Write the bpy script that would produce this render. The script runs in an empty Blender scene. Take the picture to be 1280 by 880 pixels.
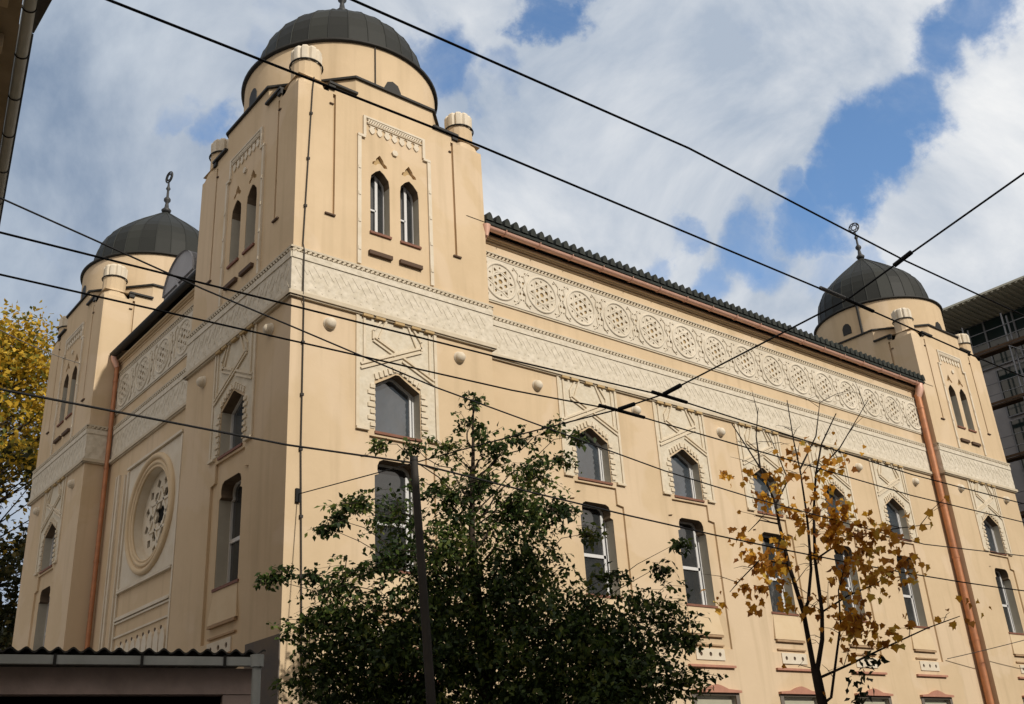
import bpy, math, random
import numpy as np
from mathutils import Vector, Matrix
from mathutils.geometry import tessellate_polygon
R = math.radians
random.seed(7)
rng = np.random.default_rng(11)
scene = bpy.context.scene
C = scene.collection

# ------------------------------------------------------------------ materials
def mat(name, col, rough=.8, spec=.3, metal=0., var=None, vscale=.6, vamt=.15, bump=None, bscale=40., bstr=.2,
        stain=None, island=None, trans=0., patch=None):
    m = bpy.data.materials.new(name); m.use_nodes = True
    nt = m.node_tree; N = nt.nodes; L = nt.links
    b = N['Principled BSDF']
    b.inputs['Roughness'].default_value = rough
    b.inputs['Specular IOR Level'].default_value = spec
    b.inputs['Metallic'].default_value = metal
    b.inputs['Base Color'].default_value = (*col, 1)
    if 'window_glass' in name: b.inputs['IOR'].default_value = 2.3 if 'dusty' in name else 1.9
    src = None
    geo = N.new('ShaderNodeNewGeometry')
    if var is not None:
        n = N.new('ShaderNodeTexNoise'); n.inputs['Scale'].default_value = vscale
        n.inputs['Detail'].default_value = 6; n.inputs['Roughness'].default_value = .65
        L.new(geo.outputs['Position'], n.inputs['Vector'])
        r = N.new('ShaderNodeMapRange'); r.inputs[1].default_value = .35; r.inputs[2].default_value = .7
        r.inputs[3].default_value = 0; r.inputs[4].default_value = vamt
        L.new(n.outputs['Fac'], r.inputs[0])
        x = N.new('ShaderNodeMix'); x.data_type = 'RGBA'
        x.inputs[6].default_value = (*col, 1); x.inputs[7].default_value = (*var, 1)
        L.new(r.outputs[0], x.inputs[0]); src = x.outputs[2]
    if patch is not None:
        # repainted patches, a little paler, with edges of their own
        n4 = N.new('ShaderNodeTexNoise'); n4.inputs['Scale'].default_value = .33; n4.inputs['Detail'].default_value = 4; n4.inputs['Distortion'].default_value = .6
        L.new(geo.outputs['Position'], n4.inputs['Vector'])
        r4 = N.new('ShaderNodeMapRange'); r4.inputs[1].default_value = .53; r4.inputs[2].default_value = .57; r4.inputs[3].default_value = 0; r4.inputs[4].default_value = .45
        L.new(n4.outputs['Fac'], r4.inputs[0])
        x4 = N.new('ShaderNodeMix'); x4.data_type = 'RGBA'; L.new(src, x4.inputs[6]); x4.inputs[7].default_value = (*patch, 1); L.new(r4.outputs[0], x4.inputs[0]); src = x4.outputs[2]
    if stain is not None:
        # vertical dirt runs with their own shape
        mp = N.new('ShaderNodeMapping'); mp.inputs['Scale'].default_value = (2.2, 2.2, .16)
        L.new(geo.outputs['Position'], mp.inputs['Vector'])
        n2 = N.new('ShaderNodeTexNoise'); n2.inputs['Scale'].default_value = 1.3; n2.inputs['Detail'].default_value = 5
        L.new(mp.outputs[0], n2.inputs['Vector'])
        r2 = N.new('ShaderNodeMapRange'); r2.inputs[1].default_value = .52; r2.inputs[2].default_value = .78
        r2.inputs[3].default_value = 0; r2.inputs[4].default_value = .6
        L.new(n2.outputs['Fac'], r2.inputs[0])
        x2 = N.new('ShaderNodeMix'); x2.data_type = 'RGBA'
        if src: L.new(src, x2.inputs[6])
        else: x2.inputs[6].default_value = (*col, 1)
        x2.inputs[7].default_value = (*stain, 1)
        L.new(r2.outputs[0], x2.inputs[0]); src = x2.outputs[2]
    if island is not None:
        cr = N.new('ShaderNodeValToRGB')
        els = cr.color_ramp.elements
        for i, (p, c) in enumerate(island):
            e = els[i] if i < 2 else els.new(p)
            e.position = p; e.color = (*c, 1)
        if name.endswith('leaves'):
            nn = N.new('ShaderNodeTexNoise'); nn.inputs['Scale'].default_value = 1.6; nn.inputs['Detail'].default_value = 3; L.new(geo.outputs['Position'], nn.inputs['Vector'])
            m1 = N.new('ShaderNodeMath'); m1.operation = 'MULTIPLY_ADD'; L.new(nn.outputs['Fac'], m1.inputs[0]); m1.inputs[1].default_value = 1.6; m1.inputs[2].default_value = -.8
            m2 = N.new('ShaderNodeMath'); m2.operation = 'MULTIPLY_ADD'; m2.use_clamp = True; L.new(geo.outputs['Random Per Island'], m2.inputs[0]); m2.inputs[1].default_value = .8; m3 = N.new('ShaderNodeMath'); m3.operation = 'ADD'; L.new(m1.outputs[0], m3.inputs[0]); m3.inputs[1].default_value = .1; L.new(m3.outputs[0], m2.inputs[2])
            L.new(m2.outputs[0], cr.inputs[0])
        else: L.new(geo.outputs['Random Per Island'], cr.inputs[0])
        src = cr.outputs[0]
    if src: L.new(src, b.inputs['Base Color'])
    if bump:
        h = None
        if bump == 'noise':
            n3 = N.new('ShaderNodeTexNoise'); n3.inputs['Scale'].default_value = bscale; n3.inputs['Detail'].default_value = 8
            L.new(geo.outputs['Position'], n3.inputs['Vector']); h = n3.outputs['Fac']
        elif bump == 'voronoi':
            n3 = N.new('ShaderNodeTexVoronoi'); n3.inputs['Scale'].default_value = bscale
            n3.feature = 'SMOOTH_F1'
            L.new(geo.outputs['Position'], n3.inputs['Vector']); h = n3.outputs['Distance']
        bp = N.new('ShaderNodeBump'); bp.inputs['Strength'].default_value = bstr; bp.inputs['Distance'].default_value = .02
        L.new(h, bp.inputs['Height']); L.new(bp.outputs[0], b.inputs['Normal'])
    if trans:
        t = N.new('ShaderNodeBsdfTranslucent'); ms = N.new('ShaderNodeMixShader'); ms.inputs[0].default_value = trans
        if src: L.new(src, t.inputs['Color'])
        else: t.inputs['Color'].default_value = (*col, 1)
        L.new(b.outputs[0], ms.inputs[1]); L.new(t.outputs[0], ms.inputs[2])
        L.new(ms.outputs[0], N['Material Output'].inputs['Surface'])
    return m

M = {
 'cream': mat('cream_render', (.625, .486, .325), .9, .15, var=(.535, .41, .262), vscale=.5, vamt=.75, bump='noise', bscale=9, bstr=.12, stain=(.45, .345, .22), patch=(.66, .53, .39)),
 'white': mat('white_stucco', (.66, .60, .50), .9, .15, var=(.52, .46, .36), vscale=1.3, vamt=.7, bump='noise', bscale=14, bstr=.5),
 'whiteband': mat('carved_band', (.67, .61, .51), .9, .15, var=(.52, .465, .365), vscale=6, vamt=.9, bump='voronoi', bscale=8.5, bstr=.9),
 'whiteplain': mat('white_trim', (.68, .615, .51), .9, .15, var=(.54, .45, .32), vscale=2, vamt=.6),
 'creamwhite': mat('cream_white_relief', (.67, .59, .47), .9, .15, var=(.55, .45, .30), vscale=3, vamt=.7),
 'ledge': mat('weathered_ledge', (.42, .29, .18), .9, .15, var=(.30, .20, .12), vscale=3, vamt=.8),
 'rope': mat('grey_white_moulding', (.58, .51, .40), .9, .15, var=(.46, .39, .28), vscale=2, vamt=.7),
 'palestucco': mat('pale_stucco_field', (.65, .59, .48), .9, .15, var=(.53, .46, .34), vscale=4, vamt=.8, bump='voronoi', bscale=11, bstr=.5),
 'brownhead': mat('shaded_head', (.17, .125, .085), .95, .1, var=(.10, .075, .055), vscale=4, vamt=.8),  # dark brown carries the shade of the window head soffits
 'glasslight': mat('dusty_skytint_window_glass', (.055, .072, .092), .07, .5, var=(.02, .024, .028), vscale=1.1, vamt=.9, bump='noise', bscale=1.2, bstr=.5),  # blue-grey base imitates the sky's reflection in the small panes
 'ochre': mat('ochre_ground', (.42, .30, .155), .9, .1, var=(.50, .37, .2), vscale=3, vamt=.8),
 'creamlight': mat('cream_trim', (.64, .51, .345), .9, .15, var=(.56, .42, .255), vscale=2, vamt=.5),
 'dome': mat('dark_lead_sheet', (.02, .022, .02), .6, .25, bump='noise', bscale=4, bstr=.2, island=[(0, (.015, .017, .016)), (.5, (.020, .022, .020)), (1, (.027, .030, .027))]),
 'flash': mat('dark_flashing', (.025, .024, .022), .6, .3),
 'iron': mat('wrought_iron', (.03, .032, .035), .55, .4),
 'copper': mat('copper_sheet', (.74, .46, .36), .45, .5, metal=.15, var=(.60, .33, .24), vscale=2.2, vamt=.7),
 'copperpipe': mat('copper_downpipe', (.52, .22, .10), .5, .5, metal=.2, var=(.27, .115, .065), vscale=3.5, vamt=.7),
 'tile': mat('dark_roof_tile', (.022, .026, .024), .75, .2, var=(.04, .045, .04), vscale=4, vamt=.9),
 'glass': mat('window_glass', (.022, .025, .027), .06, .5, var=(.045, .048, .05), vscale=1.2, vamt=.9, bump='noise', bscale=1.2, bstr=.5),
 'frame': mat('white_window_paint', (.62, .62, .62), .5, .4),
 'framedark': mat('weathered_frame', (.16, .14, .12), .7, .3),
 'reveal': mat('pale_reveal', (.46, .43, .36), .85, .2, var=(.38, .35, .29), vscale=3, vamt=.6),
 'sill': mat('red_brown_sill', (.23, .105, .07), .7, .3, var=(.16, .07, .045), vscale=6, vamt=.8),
 'redtile': mat('red_ledge', (.45, .225, .16), .8, .2, var=(.34, .17, .12), vscale=5, vamt=.7),
 'brown': mat('brown_ledge', (.10, .065, .045), .8, .2),
 'zinc': mat('grey_zinc', (.36, .36, .38), .7, .3, var=(.29, .29, .31), vscale=2, vamt=.7),
 'greypatch': mat('dark_grey_patch', (.13, .12, .115), .95, .1, var=(.2, .16, .12), vscale=1.2, vamt=.8, bump='noise', bscale=15, bstr=.3),
 'shutter': mat('pale_shutter', (.42, .40, .31), .7, .3, var=(.33, .32, .25), vscale=3, vamt=.6),
 'pinkpipe': mat('pale_downpipe', (.62, .42, .30), .5, .4),
 'concrete': mat('stained_concrete', (.60, .47, .42), .95, .1, var=(.34, .27, .235), vscale=1.6, vamt=.9, bump='noise', bscale=10, bstr=.3),
 'asbestos': mat('old_corrugated_sheet', (.09, .085, .08), .9, .2, var=(.05, .05, .045), vscale=3, vamt=.8),
 'darkint': mat('dark_interior', (.012, .011, .010), .9, .1),
 'gutter': mat('grey_gutter', (.46, .48, .46), .6, .4, var=(.33, .35, .33), vscale=3, vamt=.7),
 'townwall': mat('tan_plaster', (.52, .43, .31), .95, .1, var=(.40, .32, .22), vscale=1, vamt=.7),
 'soffit': mat('brown_soffit', (.34, .28, .20), .9, .1, var=(.22, .18, .12), vscale=2, vamt=.8),
 'wire': mat('black_wire', (.012, .012, .013), .7, .2),
 'greywire': mat('grey_sleeve', (.20, .20, .20), .6, .3),
 'thinwire': mat('brown_cable', (.05, .045, .04), .8, .2),
 'pole': mat('dark_steel_pole', (.055, .048, .042), .75, .25, var=(.03, .028, .026), vscale=3, vamt=.8),
 'bark': mat('brown_bark', (.055, .042, .032), .95, .1, var=(.03, .024, .02), vscale=6, vamt=.8, bump='noise', bscale=30, bstr=.6),
 'darkbark': mat('dark_bark', (.032, .024, .02), .95, .1, var=(.015, .012, .01), vscale=6, vamt=.8),
 'leafgreen': mat('green_leaves', (.05, .09, .02), .6, .3, island=[(0, (.012, .026, .008)), (.4, (.03, .056, .014)), (.75, (.085, .13, .026)), (1, (.17, .19, .04))], trans=.35),
 'leafgold': mat('golden_leaves', (.3, .16, .03), .6, .3, island=[(0, (.24, .085, .015)), (.35, (.46, .20, .02)), (.75, (.62, .33, .03)), (1, (.55, .42, .08))], trans=.4),
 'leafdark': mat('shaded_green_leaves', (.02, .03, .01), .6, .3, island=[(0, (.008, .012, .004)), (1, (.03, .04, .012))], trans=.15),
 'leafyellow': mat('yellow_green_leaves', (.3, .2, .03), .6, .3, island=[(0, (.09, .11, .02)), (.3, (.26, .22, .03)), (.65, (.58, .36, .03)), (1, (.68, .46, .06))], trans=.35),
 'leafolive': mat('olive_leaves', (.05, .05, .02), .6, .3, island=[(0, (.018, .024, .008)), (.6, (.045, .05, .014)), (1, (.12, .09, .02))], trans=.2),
 'asphalt': mat('asphalt', (.05, .05, .05), .95, .1, var=(.035, .035, .035), vscale=3, vamt=.8, bump='noise', bscale=60, bstr=.3),
 'paving': mat('grey_paving', (.20, .19, .18), .95, .1, var=(.14, .135, .13), vscale=2, vamt=.8),
 'earth': mat('dusty_ground', (.13, .11, .085), 1, .1, var=(.09, .08, .06), vscale=.6, vamt=.8),
 'paint': mat('white_road_paint', (.7, .7, .68), .8, .2),
 'offglass': mat('office_glass', (.015, .032, .033), .08, .6, var=(.02, .03, .032), vscale=.5, vamt=.8),
 'offgrey': mat('grey_cladding', (.42, .42, .44), .8, .2, var=(.32, .32, .34), vscale=1.5, vamt=.7),
 'offsoffit': mat('ribbed_soffit', (.62, .62, .52), .8, .2, var=(.5, .5, .42), vscale=3, vamt=.7),
 'steel': mat('galvanised_tube', (.22, .23, .25), .5, .5, metal=.4),
 'plankwood': mat('scaffold_board', (.075, .05, .035), .9, .1, var=(.12, .08, .05), vscale=3, vamt=.8),
 'facade': mat('grey_render', (.30, .27, .23), .95, .1, var=(.24, .21, .18), vscale=.8, vamt=.7),
}

# ------------------------------------------------------------------ mesh builder
class MB:
    def __init__(s): s.v = []; s.f = []; s.sm = []
    def add(s, vs, fs, smooth=False):
        o = len(s.v); s.v += [tuple(p) for p in vs]
        s.f += [tuple(i + o for i in f) for f in fs]; s.sm += [smooth] * len(fs)
        return s
    def box(s, f, u0, u1, v0, v1, w0, w1):
        vs = [f(u, v, w) for w in (w0, w1) for v in (v0, v1) for u in (u0, u1)]
        return s.add(vs, [(0, 1, 3, 2), (4, 5, 7, 6), (0, 1, 5, 4), (2, 3, 7, 6), (0, 2, 6, 4), (1, 3, 7, 5)])
    def quad(s, *p): return s.add(p, [tuple(range(len(p)))])
    def tess(s, f, outer, holes=(), w=0.):
        loops = [[Vector((u, v, 0)) for u, v in l] for l in [outer, *holes]]
        flat = [q for l in loops for q in l]
        return s.add([f(q.x, q.y, w) for q in flat], [t for t in tessellate_polygon(loops)])
    def rev(s, f, o, w0, w1):
        n = len(o)
        return s.add([f(u, v, w0) for u, v in o] + [f(u, v, w1) for u, v in o], [(i, (i + 1) % n, n + (i + 1) % n, n + i) for i in range(n)])
    def prism(s, f, o, w0, w1): return s.tess(f, o, (), w1).rev(f, o, w0, w1)
    def bar(s, f, a, b, wd, w0, w1):
        d = Vector((b[0] - a[0], b[1] - a[1])); d.normalize(); n = Vector((-d.y, d.x)) * wd / 2
        return s.prism(f, [(a[0] + n.x, a[1] + n.y), (b[0] + n.x, b[1] + n.y), (b[0] - n.x, b[1] - n.y), (a[0] - n.x, a[1] - n.y)], w0, w1)
    def lathe(s, c, prof, n=32, smooth=True, z0=0, a0=0.):
        vs = [(c[0] + r * math.cos(2 * math.pi * i / n + a0), c[1] + r * math.sin(2 * math.pi * i / n + a0), z0 + z) for r, z in prof for i in range(n)]
        return s.add(vs, [(k * n + i, k * n + (i + 1) % n, (k + 1) * n + (i + 1) % n, (k + 1) * n + i) for k in range(len(prof) - 1) for i in range(n)], smooth)
    def tube(s, pts, r, n=8, caps=True):
        pts = [Vector(p) for p in pts]; rs = r if isinstance(r, (list, tuple)) else [r] * len(pts)
        vs = []; up = Vector((0, 0, 1)); prev = None
        for i, p in enumerate(pts):
            t = (pts[min(i + 1, len(pts) - 1)] - pts[max(i - 1, 0)]).normalized()
            if prev is None:
                a = t.cross(up if abs(t.z) < .9 else Vector((1, 0, 0))).normalized()
            else:
                a = (prev - t * prev.dot(t)).normalized()
            prev = a; b = t.cross(a)
            vs += [p + (a * math.cos(2 * math.pi * k / n) + b * math.sin(2 * math.pi * k / n)) * rs[i] for k in range(n)]
        fs = [(i * n + k, i * n + (k + 1) % n, (i + 1) * n + (k + 1) % n, (i + 1) * n + k) for i in range(len(pts) - 1) for k in range(n)]
        s.add(vs, fs, True)
        if caps: s.add(vs[:n], [tuple(range(n))]); s.add(vs[-n:], [tuple(range(n))])
        return s
    def torus(s, c, f, R_, r, n=28, m=8):
        vs = [f(c[0] + (R_ + r * math.cos(2 * math.pi * j / m)) * math.cos(2 * math.pi * i / n), c[1] + (R_ + r * math.cos(2 * math.pi * j / m)) * math.sin(2 * math.pi * i / n), c[2] + r * math.sin(2 * math.pi * j / m)) for i in range(n) for j in range(m)]
        return s.add(vs, [(i * m + j, i * m + (j + 1) % m, ((i + 1) % n) * m + (j + 1) % m, ((i + 1) % n) * m + j) for i in range(n) for j in range(m)], True)
    def build(s, name, m, parent=None, off=(0, 0, 0)):
        me = bpy.data.meshes.new(name)
        me.from_pydata([(x - off[0], y - off[1], z - off[2]) for x, y, z in s.v], [], s.f)
        me.polygons.foreach_set('use_smooth', s.sm)
        me.materials.append(M[m]); me.update()
        o = bpy.data.objects.new(name, me); C.objects.link(o)
        if parent: o.parent = parent
        return o

def FS(y): return lambda u, v, w: (u, y - w, v)      # faces -Y
def FW(x): return lambda u, v, w: (x - w, u, v)      # faces -X
def FN(y): return lambda u, v, w: (u, y + w, v)
def FE(x): return lambda u, v, w: (x + w, u, v)
ID = lambda u, v, w: (u, -w, v)                       # local: faces -Y
def rect(u0, u1, v0, v1): return [(u0, v0), (u1, v0), (u1, v1), (u0, v1)]
def circ(cu, cv, r, n=24, a0=0): return [(cu + r * math.cos(2 * math.pi * i / n + a0), cv + r * math.sin(2 * math.pi * i / n + a0)) for i in range(n)]
def sh(o, du, dv=0): return [(u + du, v + dv) for u, v in o]

def empty(name, loc, label, cat, group=None, kind=None):
    o = bpy.data.objects.new(name, None); C.objects.link(o); o.location = loc
    o['label'] = label; o['category'] = cat
    if group: o['group'] = group
    if kind: o['kind'] = kind
    return o
def tag(o, label, cat, group=None):
    o['label'] = label; o['category'] = cat
    if group: o['group'] = group
    return o
def inst(o, parent, loc, rz=0.):
    """a copy of an object and its children under another parent"""
    c = o.copy(); C.objects.link(c); c.parent = parent; c.location = loc; c.rotation_euler = (0, 0, rz)
    for ch in o.children:
        k = ch.copy(); C.objects.link(k); k.parent = c
    return c

# ------------------------------------------------------------------ opening outlines (local u centred, world v)
SMALL = [(-.6, 9.22), (.6, 9.22), (.6, 10.33), (.22, 10.55), (.05, 10.66), (-.05, 10.66), (-.22, 10.55), (-.6, 10.33)]
BIG = [(-.58, 6.25), (.58, 6.25), (.58, 8.24), (.48, 8.28), (.51, 8.36), (.51, 8.46), (.46, 8.57), (.36, 8.62), (-.36, 8.62), (-.46, 8.57), (-.51, 8.46), (-.51, 8.36), (-.48, 8.28), (-.58, 8.24)]
NICHE = [(-.97, 5.10), (.97, 5.10), (.97, 8.62), (.75, 8.66), (.75, 9.1), (-.75, 9.1), (-.75, 8.66), (-.97, 8.62)]
LOWW = rect(-.8, .8, 1.5, 3.9)
UP = [(-.275, 14.22), (.275, 14.22), (.275, 15.62), (.25, 15.8), (.12, 15.95), (0, 16.03), (-.12, 15.95), (-.25, 15.8), (-.275, 15.62)]
STAR = [(-.22, 16.15), (-.2, 16.22), (-.12, 16.27), (-.1, 16.34), (0, 16.47), (.1, 16.34), (.12, 16.27), (.2, 16.22), (.22, 16.15), (.12, 16.13), (.06, 16.2), (0, 16.22), (-.06, 16.2), (-.12, 16.13)]
GRO = rect(-.04, .04, 14.33, 17.76)

H = 5.5
root = empty('synagogue', (0, 0, 0), 'cream and white stuccoed synagogue with dark domed corner towers and copper gutter', 'synagogue')

# ------------------------------------------------------------------ window prototypes (local, facing -Y, origin at wall plane, u=0)
def sash(outline, name, wpane, bars, frame_w=.07, parent=None):
    """white frame just in front of the pane; bars: list of (a, b, width)"""
    cu = sum(p[0] for p in outline) / len(outline); cv = (min(p[1] for p in outline) + max(p[1] for p in outline)) / 2
    hw = max(p[0] for p in outline) - cu; hh = max(p[1] for p in outline) - cv
    inner = [(cu + (u - cu) * (1 - frame_w / hw), cv + (v - cv) * (1 - frame_w / hh)) for u, v in outline]
    b = MB(); b.tess(ID, outline, [inner], wpane + .05); b.rev(ID, inner, wpane, wpane + .05)
    for a, c, w in bars: b.bar(ID, a, c, w, wpane + .004, wpane + .045)
    o = b.build(name, 'frame', parent)
    g = MB().tess(ID, outline, (), wpane); g.build('pane', 'glasslight' if name == 'small_window' else 'glass', o)
    rv = [(cu + (u - cu) * .992, cv + (v - cv) * .996) for u, v in outline]
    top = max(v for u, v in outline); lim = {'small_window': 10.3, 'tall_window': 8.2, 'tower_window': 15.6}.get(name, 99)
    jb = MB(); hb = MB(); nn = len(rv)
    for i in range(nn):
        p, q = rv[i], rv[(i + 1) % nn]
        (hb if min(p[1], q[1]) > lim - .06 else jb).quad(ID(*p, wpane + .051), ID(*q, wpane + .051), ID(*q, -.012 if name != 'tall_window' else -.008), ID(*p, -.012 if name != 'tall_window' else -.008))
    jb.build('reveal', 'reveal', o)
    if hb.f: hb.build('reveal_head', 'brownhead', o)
    return o
def shrink(o, k, cv): return [(u * k, cv + (v - cv) * k) for u, v in o]

w_small = sash(SMALL, 'small_window', -.29, [((.50, 9.22), (.50, 10.4), .05)], .05, root)
sb = MB(); sb.box(ID, -.62, .62, 9.16, 9.218, -.28, .035); sb.build('sill', 'sill', w_small)
w_big = sash(BIG, 'tall_window', -.33, [((-.58, 7.3), (.50, 7.3), .085), ((.44, 6.25), (.44, 8.4), .085)], .045, root)
sb = MB(); sb.box(ID, -.64, .64, 6.185, 6.245, -.32, .03); sb.build('sill', 'sill', w_big)
w_up = sash(UP, 'tower_window', -.30, [((-.275, 15.0), (.04, 15.0), .045), ((.05, 14.22), (.05, 15.99), .075)], .022, root)
sb = MB(); sb.box(ID, -.30, .30, 14.155, 14.215, -.29, .05); sb.build('sill', 'sill', w_up)
w_low = sash(rect(-.8, .8, 1.5, 3.9), 'ground_window', -.22, [((0, 1.5), (0, 3.9), .08)], .09, root)
sb = MB(); sb.box(ID, -.72, .72, 1.55, 3.8, -.15, -.08); sb.build('shutter', 'shutter', w_low)
used = set()
def win(proto, parent, loc, rz=0.):
    if proto.name not in used:
        used.add(proto.name); proto.location = loc; proto.rotation_euler = (0, 0, rz); return proto
    return inst(proto, parent, loc, rz)

# relief panel over each small window (white stucco with crossing straps)
def relief():
    b = MB()
    top = 11.93
    inner = [(-.80, 9.26), (-.80, 10.45), (-.74, 10.5), (-.25, 10.78), (0, 10.9), (.25, 10.78), (.74, 10.5), (.80, 10.45), (.80, 9.26)]
    for s in (-1, 1):
        b.box(ID, *sorted((s * 1.02, s * 1.10)), 9.24, top, .0, .035)
        b.box(ID, *sorted((s * .78, s * 1.10)), 9.19, 9.25, .0, .07)
        # jamb blocks
        for k in range(7):
            v = 9.31 + k * .15
            b.box(ID, *sorted((s * .615, s * (.80 if k % 2 else .74))), v, v + .085, .0, .042)
        # blocks along the gable head
        for k in range(5):
            t = (k + .5) / 5
            u = s * (.62 - .60 * t); v = 10.44 + .33 * t
            a = math.atan2(.33, -.60) + math.pi / 2
            du, dv = .085 * math.sin(R(28)), .085 * math.cos(R(28))
            b.bar(ID, (u - 0 * du, v - .03), (u + s * du * .9, v + dv * 1.25), .085, 0, .045)
    # straps: double lines crossing over the head
    for o_ in (0, .11):
        b.bar(ID, (-.98, 10.62 + o_), (.66, 11.37 + o_), .05, .012, .052)
        b.bar(ID, (1.0, 10.62 + o_), (.12, 11.02 + o_), .05, .012, .05)
        b.bar(ID, (-.08, 11.11 + o_), (-.66, 11.37 + o_), .05, .012, .05)
    for s in (-1, 1):
        b.bar(ID, (s * .66, 11.40), (s * .66, 11.62), .05, .012, .052)
        b.bar(ID, (s * .66, 11.60), (s * .42, top), .05, .012, .052)
        b.bar(ID, (s * .53, 11.42), (s * .30, top), .045, .012, .05)
        b.box(ID, *sorted((s * .86, s * .92)), 10.75, top, 0, .045)
    return b.build('window_surround', 'creamwhite', None)
def relief_ground():
    b = MB()
    hole = [(-.62, 9.27), (-.62, 10.42), (0, 10.72), (.62, 10.42), (.62, 9.27)]
    o = [(-1.01, 9.27), *hole, (1.01, 9.27), (1.01, 11.94), (-1.01, 11.94)]
    b.tess(ID, o, (), .012)
    return b.build('stucco_field', 'palestucco', None)
def corbels(parent):
    for u in (-.95, -.62, -.1, .36, .74): MB().box(ID, u, u + .26, 11.90, 11.962, .0, .10).build('corbel', 'ochre', parent)
p_rel = relief(); p_fld = relief_ground(); p_fld.parent = p_rel; corbels(p_rel); p_rel.parent = root
p_rel.location = (0, 0, 0)

def apron():
    b = MB()
    b.box(ID, -.93, .93, 4.60, 4.66, .0, .08)
    # keel head of the ground floor window
    o = [(-.98, 3.96), (-.98, 4.02), (-.45, 4.05), (-.2, 4.13), (0, 4.17), (.2, 4.13), (.45, 4.05), (.98, 4.02), (.98, 3.96)]
    b.prism(ID, o, 0, .11)
    return b.build('ledge', 'redtile', None)
p_ap = apron()
def apron_panel():
    b = MB(); hs = [circ(u, 4.94, .06, 8) for u in (-.38, 0, .38)]
    o = rect(-.58, .58, 4.79, 5.085); b.tess(ID, o, hs, .03); b.rev(ID, o, .0, .03)
    for h in hs: b.rev(ID, h, .008, .03)
    return b.build('apron_panel', 'whiteplain', None)
q = apron_panel(); q.parent = p_ap
MB().box(ID, -.66, .66, 5.40, 5.455, -.06, .02).box(ID, -.66, .66, 5.165, 5.205, -.06, -.004).build('moulding', 'ledge', p_ap)
b = MB(); b.prism(ID, rect(-.5, .5, 4.84, 5.05), .0, .006); q = b.build('panel_ground', 'brown', p_ap)
b = MB(); 
b.add([ID(-.58, 6.18, .0 - .055), ID(.58, 6.18, -.055), ID(.70, 5.47, .0), ID(-.70, 5.47, .0), ID(-.70, 5.47, -.058), ID(.70, 5.47, -.058)], [(0, 1, 2, 3), (3, 2, 5, 4), (0, 3, 4), (1, 5, 2)])
b.build('apron_slope', 'creamlight', p_ap)
b = MB(); b.tess(ID, rect(-.95, .95, 1.4, 3.95), [LOWW], .03); b.rev(ID, rect(-.95, .95, 1.4, 3.95), 0, .03); b.build('ground_window_frame', 'framedark', p_ap)
p_ap.parent = root

def upper_surround():
    b = MB()
    for s in (-1, 1):
        b.box(ID, *sorted((s * .98, s * 1.08)), 13.24, 16.82, 0, .05)
        for v in (13.6, 14.35, 15.1, 15.85): b.box(ID, *sorted((s * .995, s * 1.065)), v, v + .09, .05, .065)
        b.box(ID, *sorted((s * .86, s * 1.08)), 16.80, 16.87, 0, .06)
        b.box(ID, *sorted((s * .84, s * .92)), 16.87, 17.42, 0, .05)
    b.box(ID, -.92, .92, 17.42, 17.47, 0, .05)
    for k in range(24):                       # rope moulding
        u = -.80 + k * .0665
        b.bar(ID, (u, 17.29), (u + .06, 17.38), .036, 0, .045)
    b.box(ID, -.80, .83, 17.385, 17.405, 0, .04); b.box(ID, -.80, .83, 17.265, 17.282, 0, .04)
    for k in range(7):                        # pendants
        u = -.66 + k * .22
        b.prism(ID, [(u - .085, 17.10), (u - .05, 17.04), (u, 17.0), (u + .05, 17.04), (u + .085, 17.10), (u + .05, 17.2), (u + .1, 17.23), (u - .1, 17.23), (u - .05, 17.2)], 0, .03)
    b.prism(ID, circ(0, 16.68, .09, 6), 0, .05)
    return b.build('tower_window_surround', 'whiteplain', None)
p_us = upper_surround(); p_us.parent = root
for u in (-.43, .43): MB().box(ID, u - .34, u + .30, 13.57, 13.67, 0, .085).build('ledge', 'brown', p_us)
def one_use(first=[True]): pass

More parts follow.
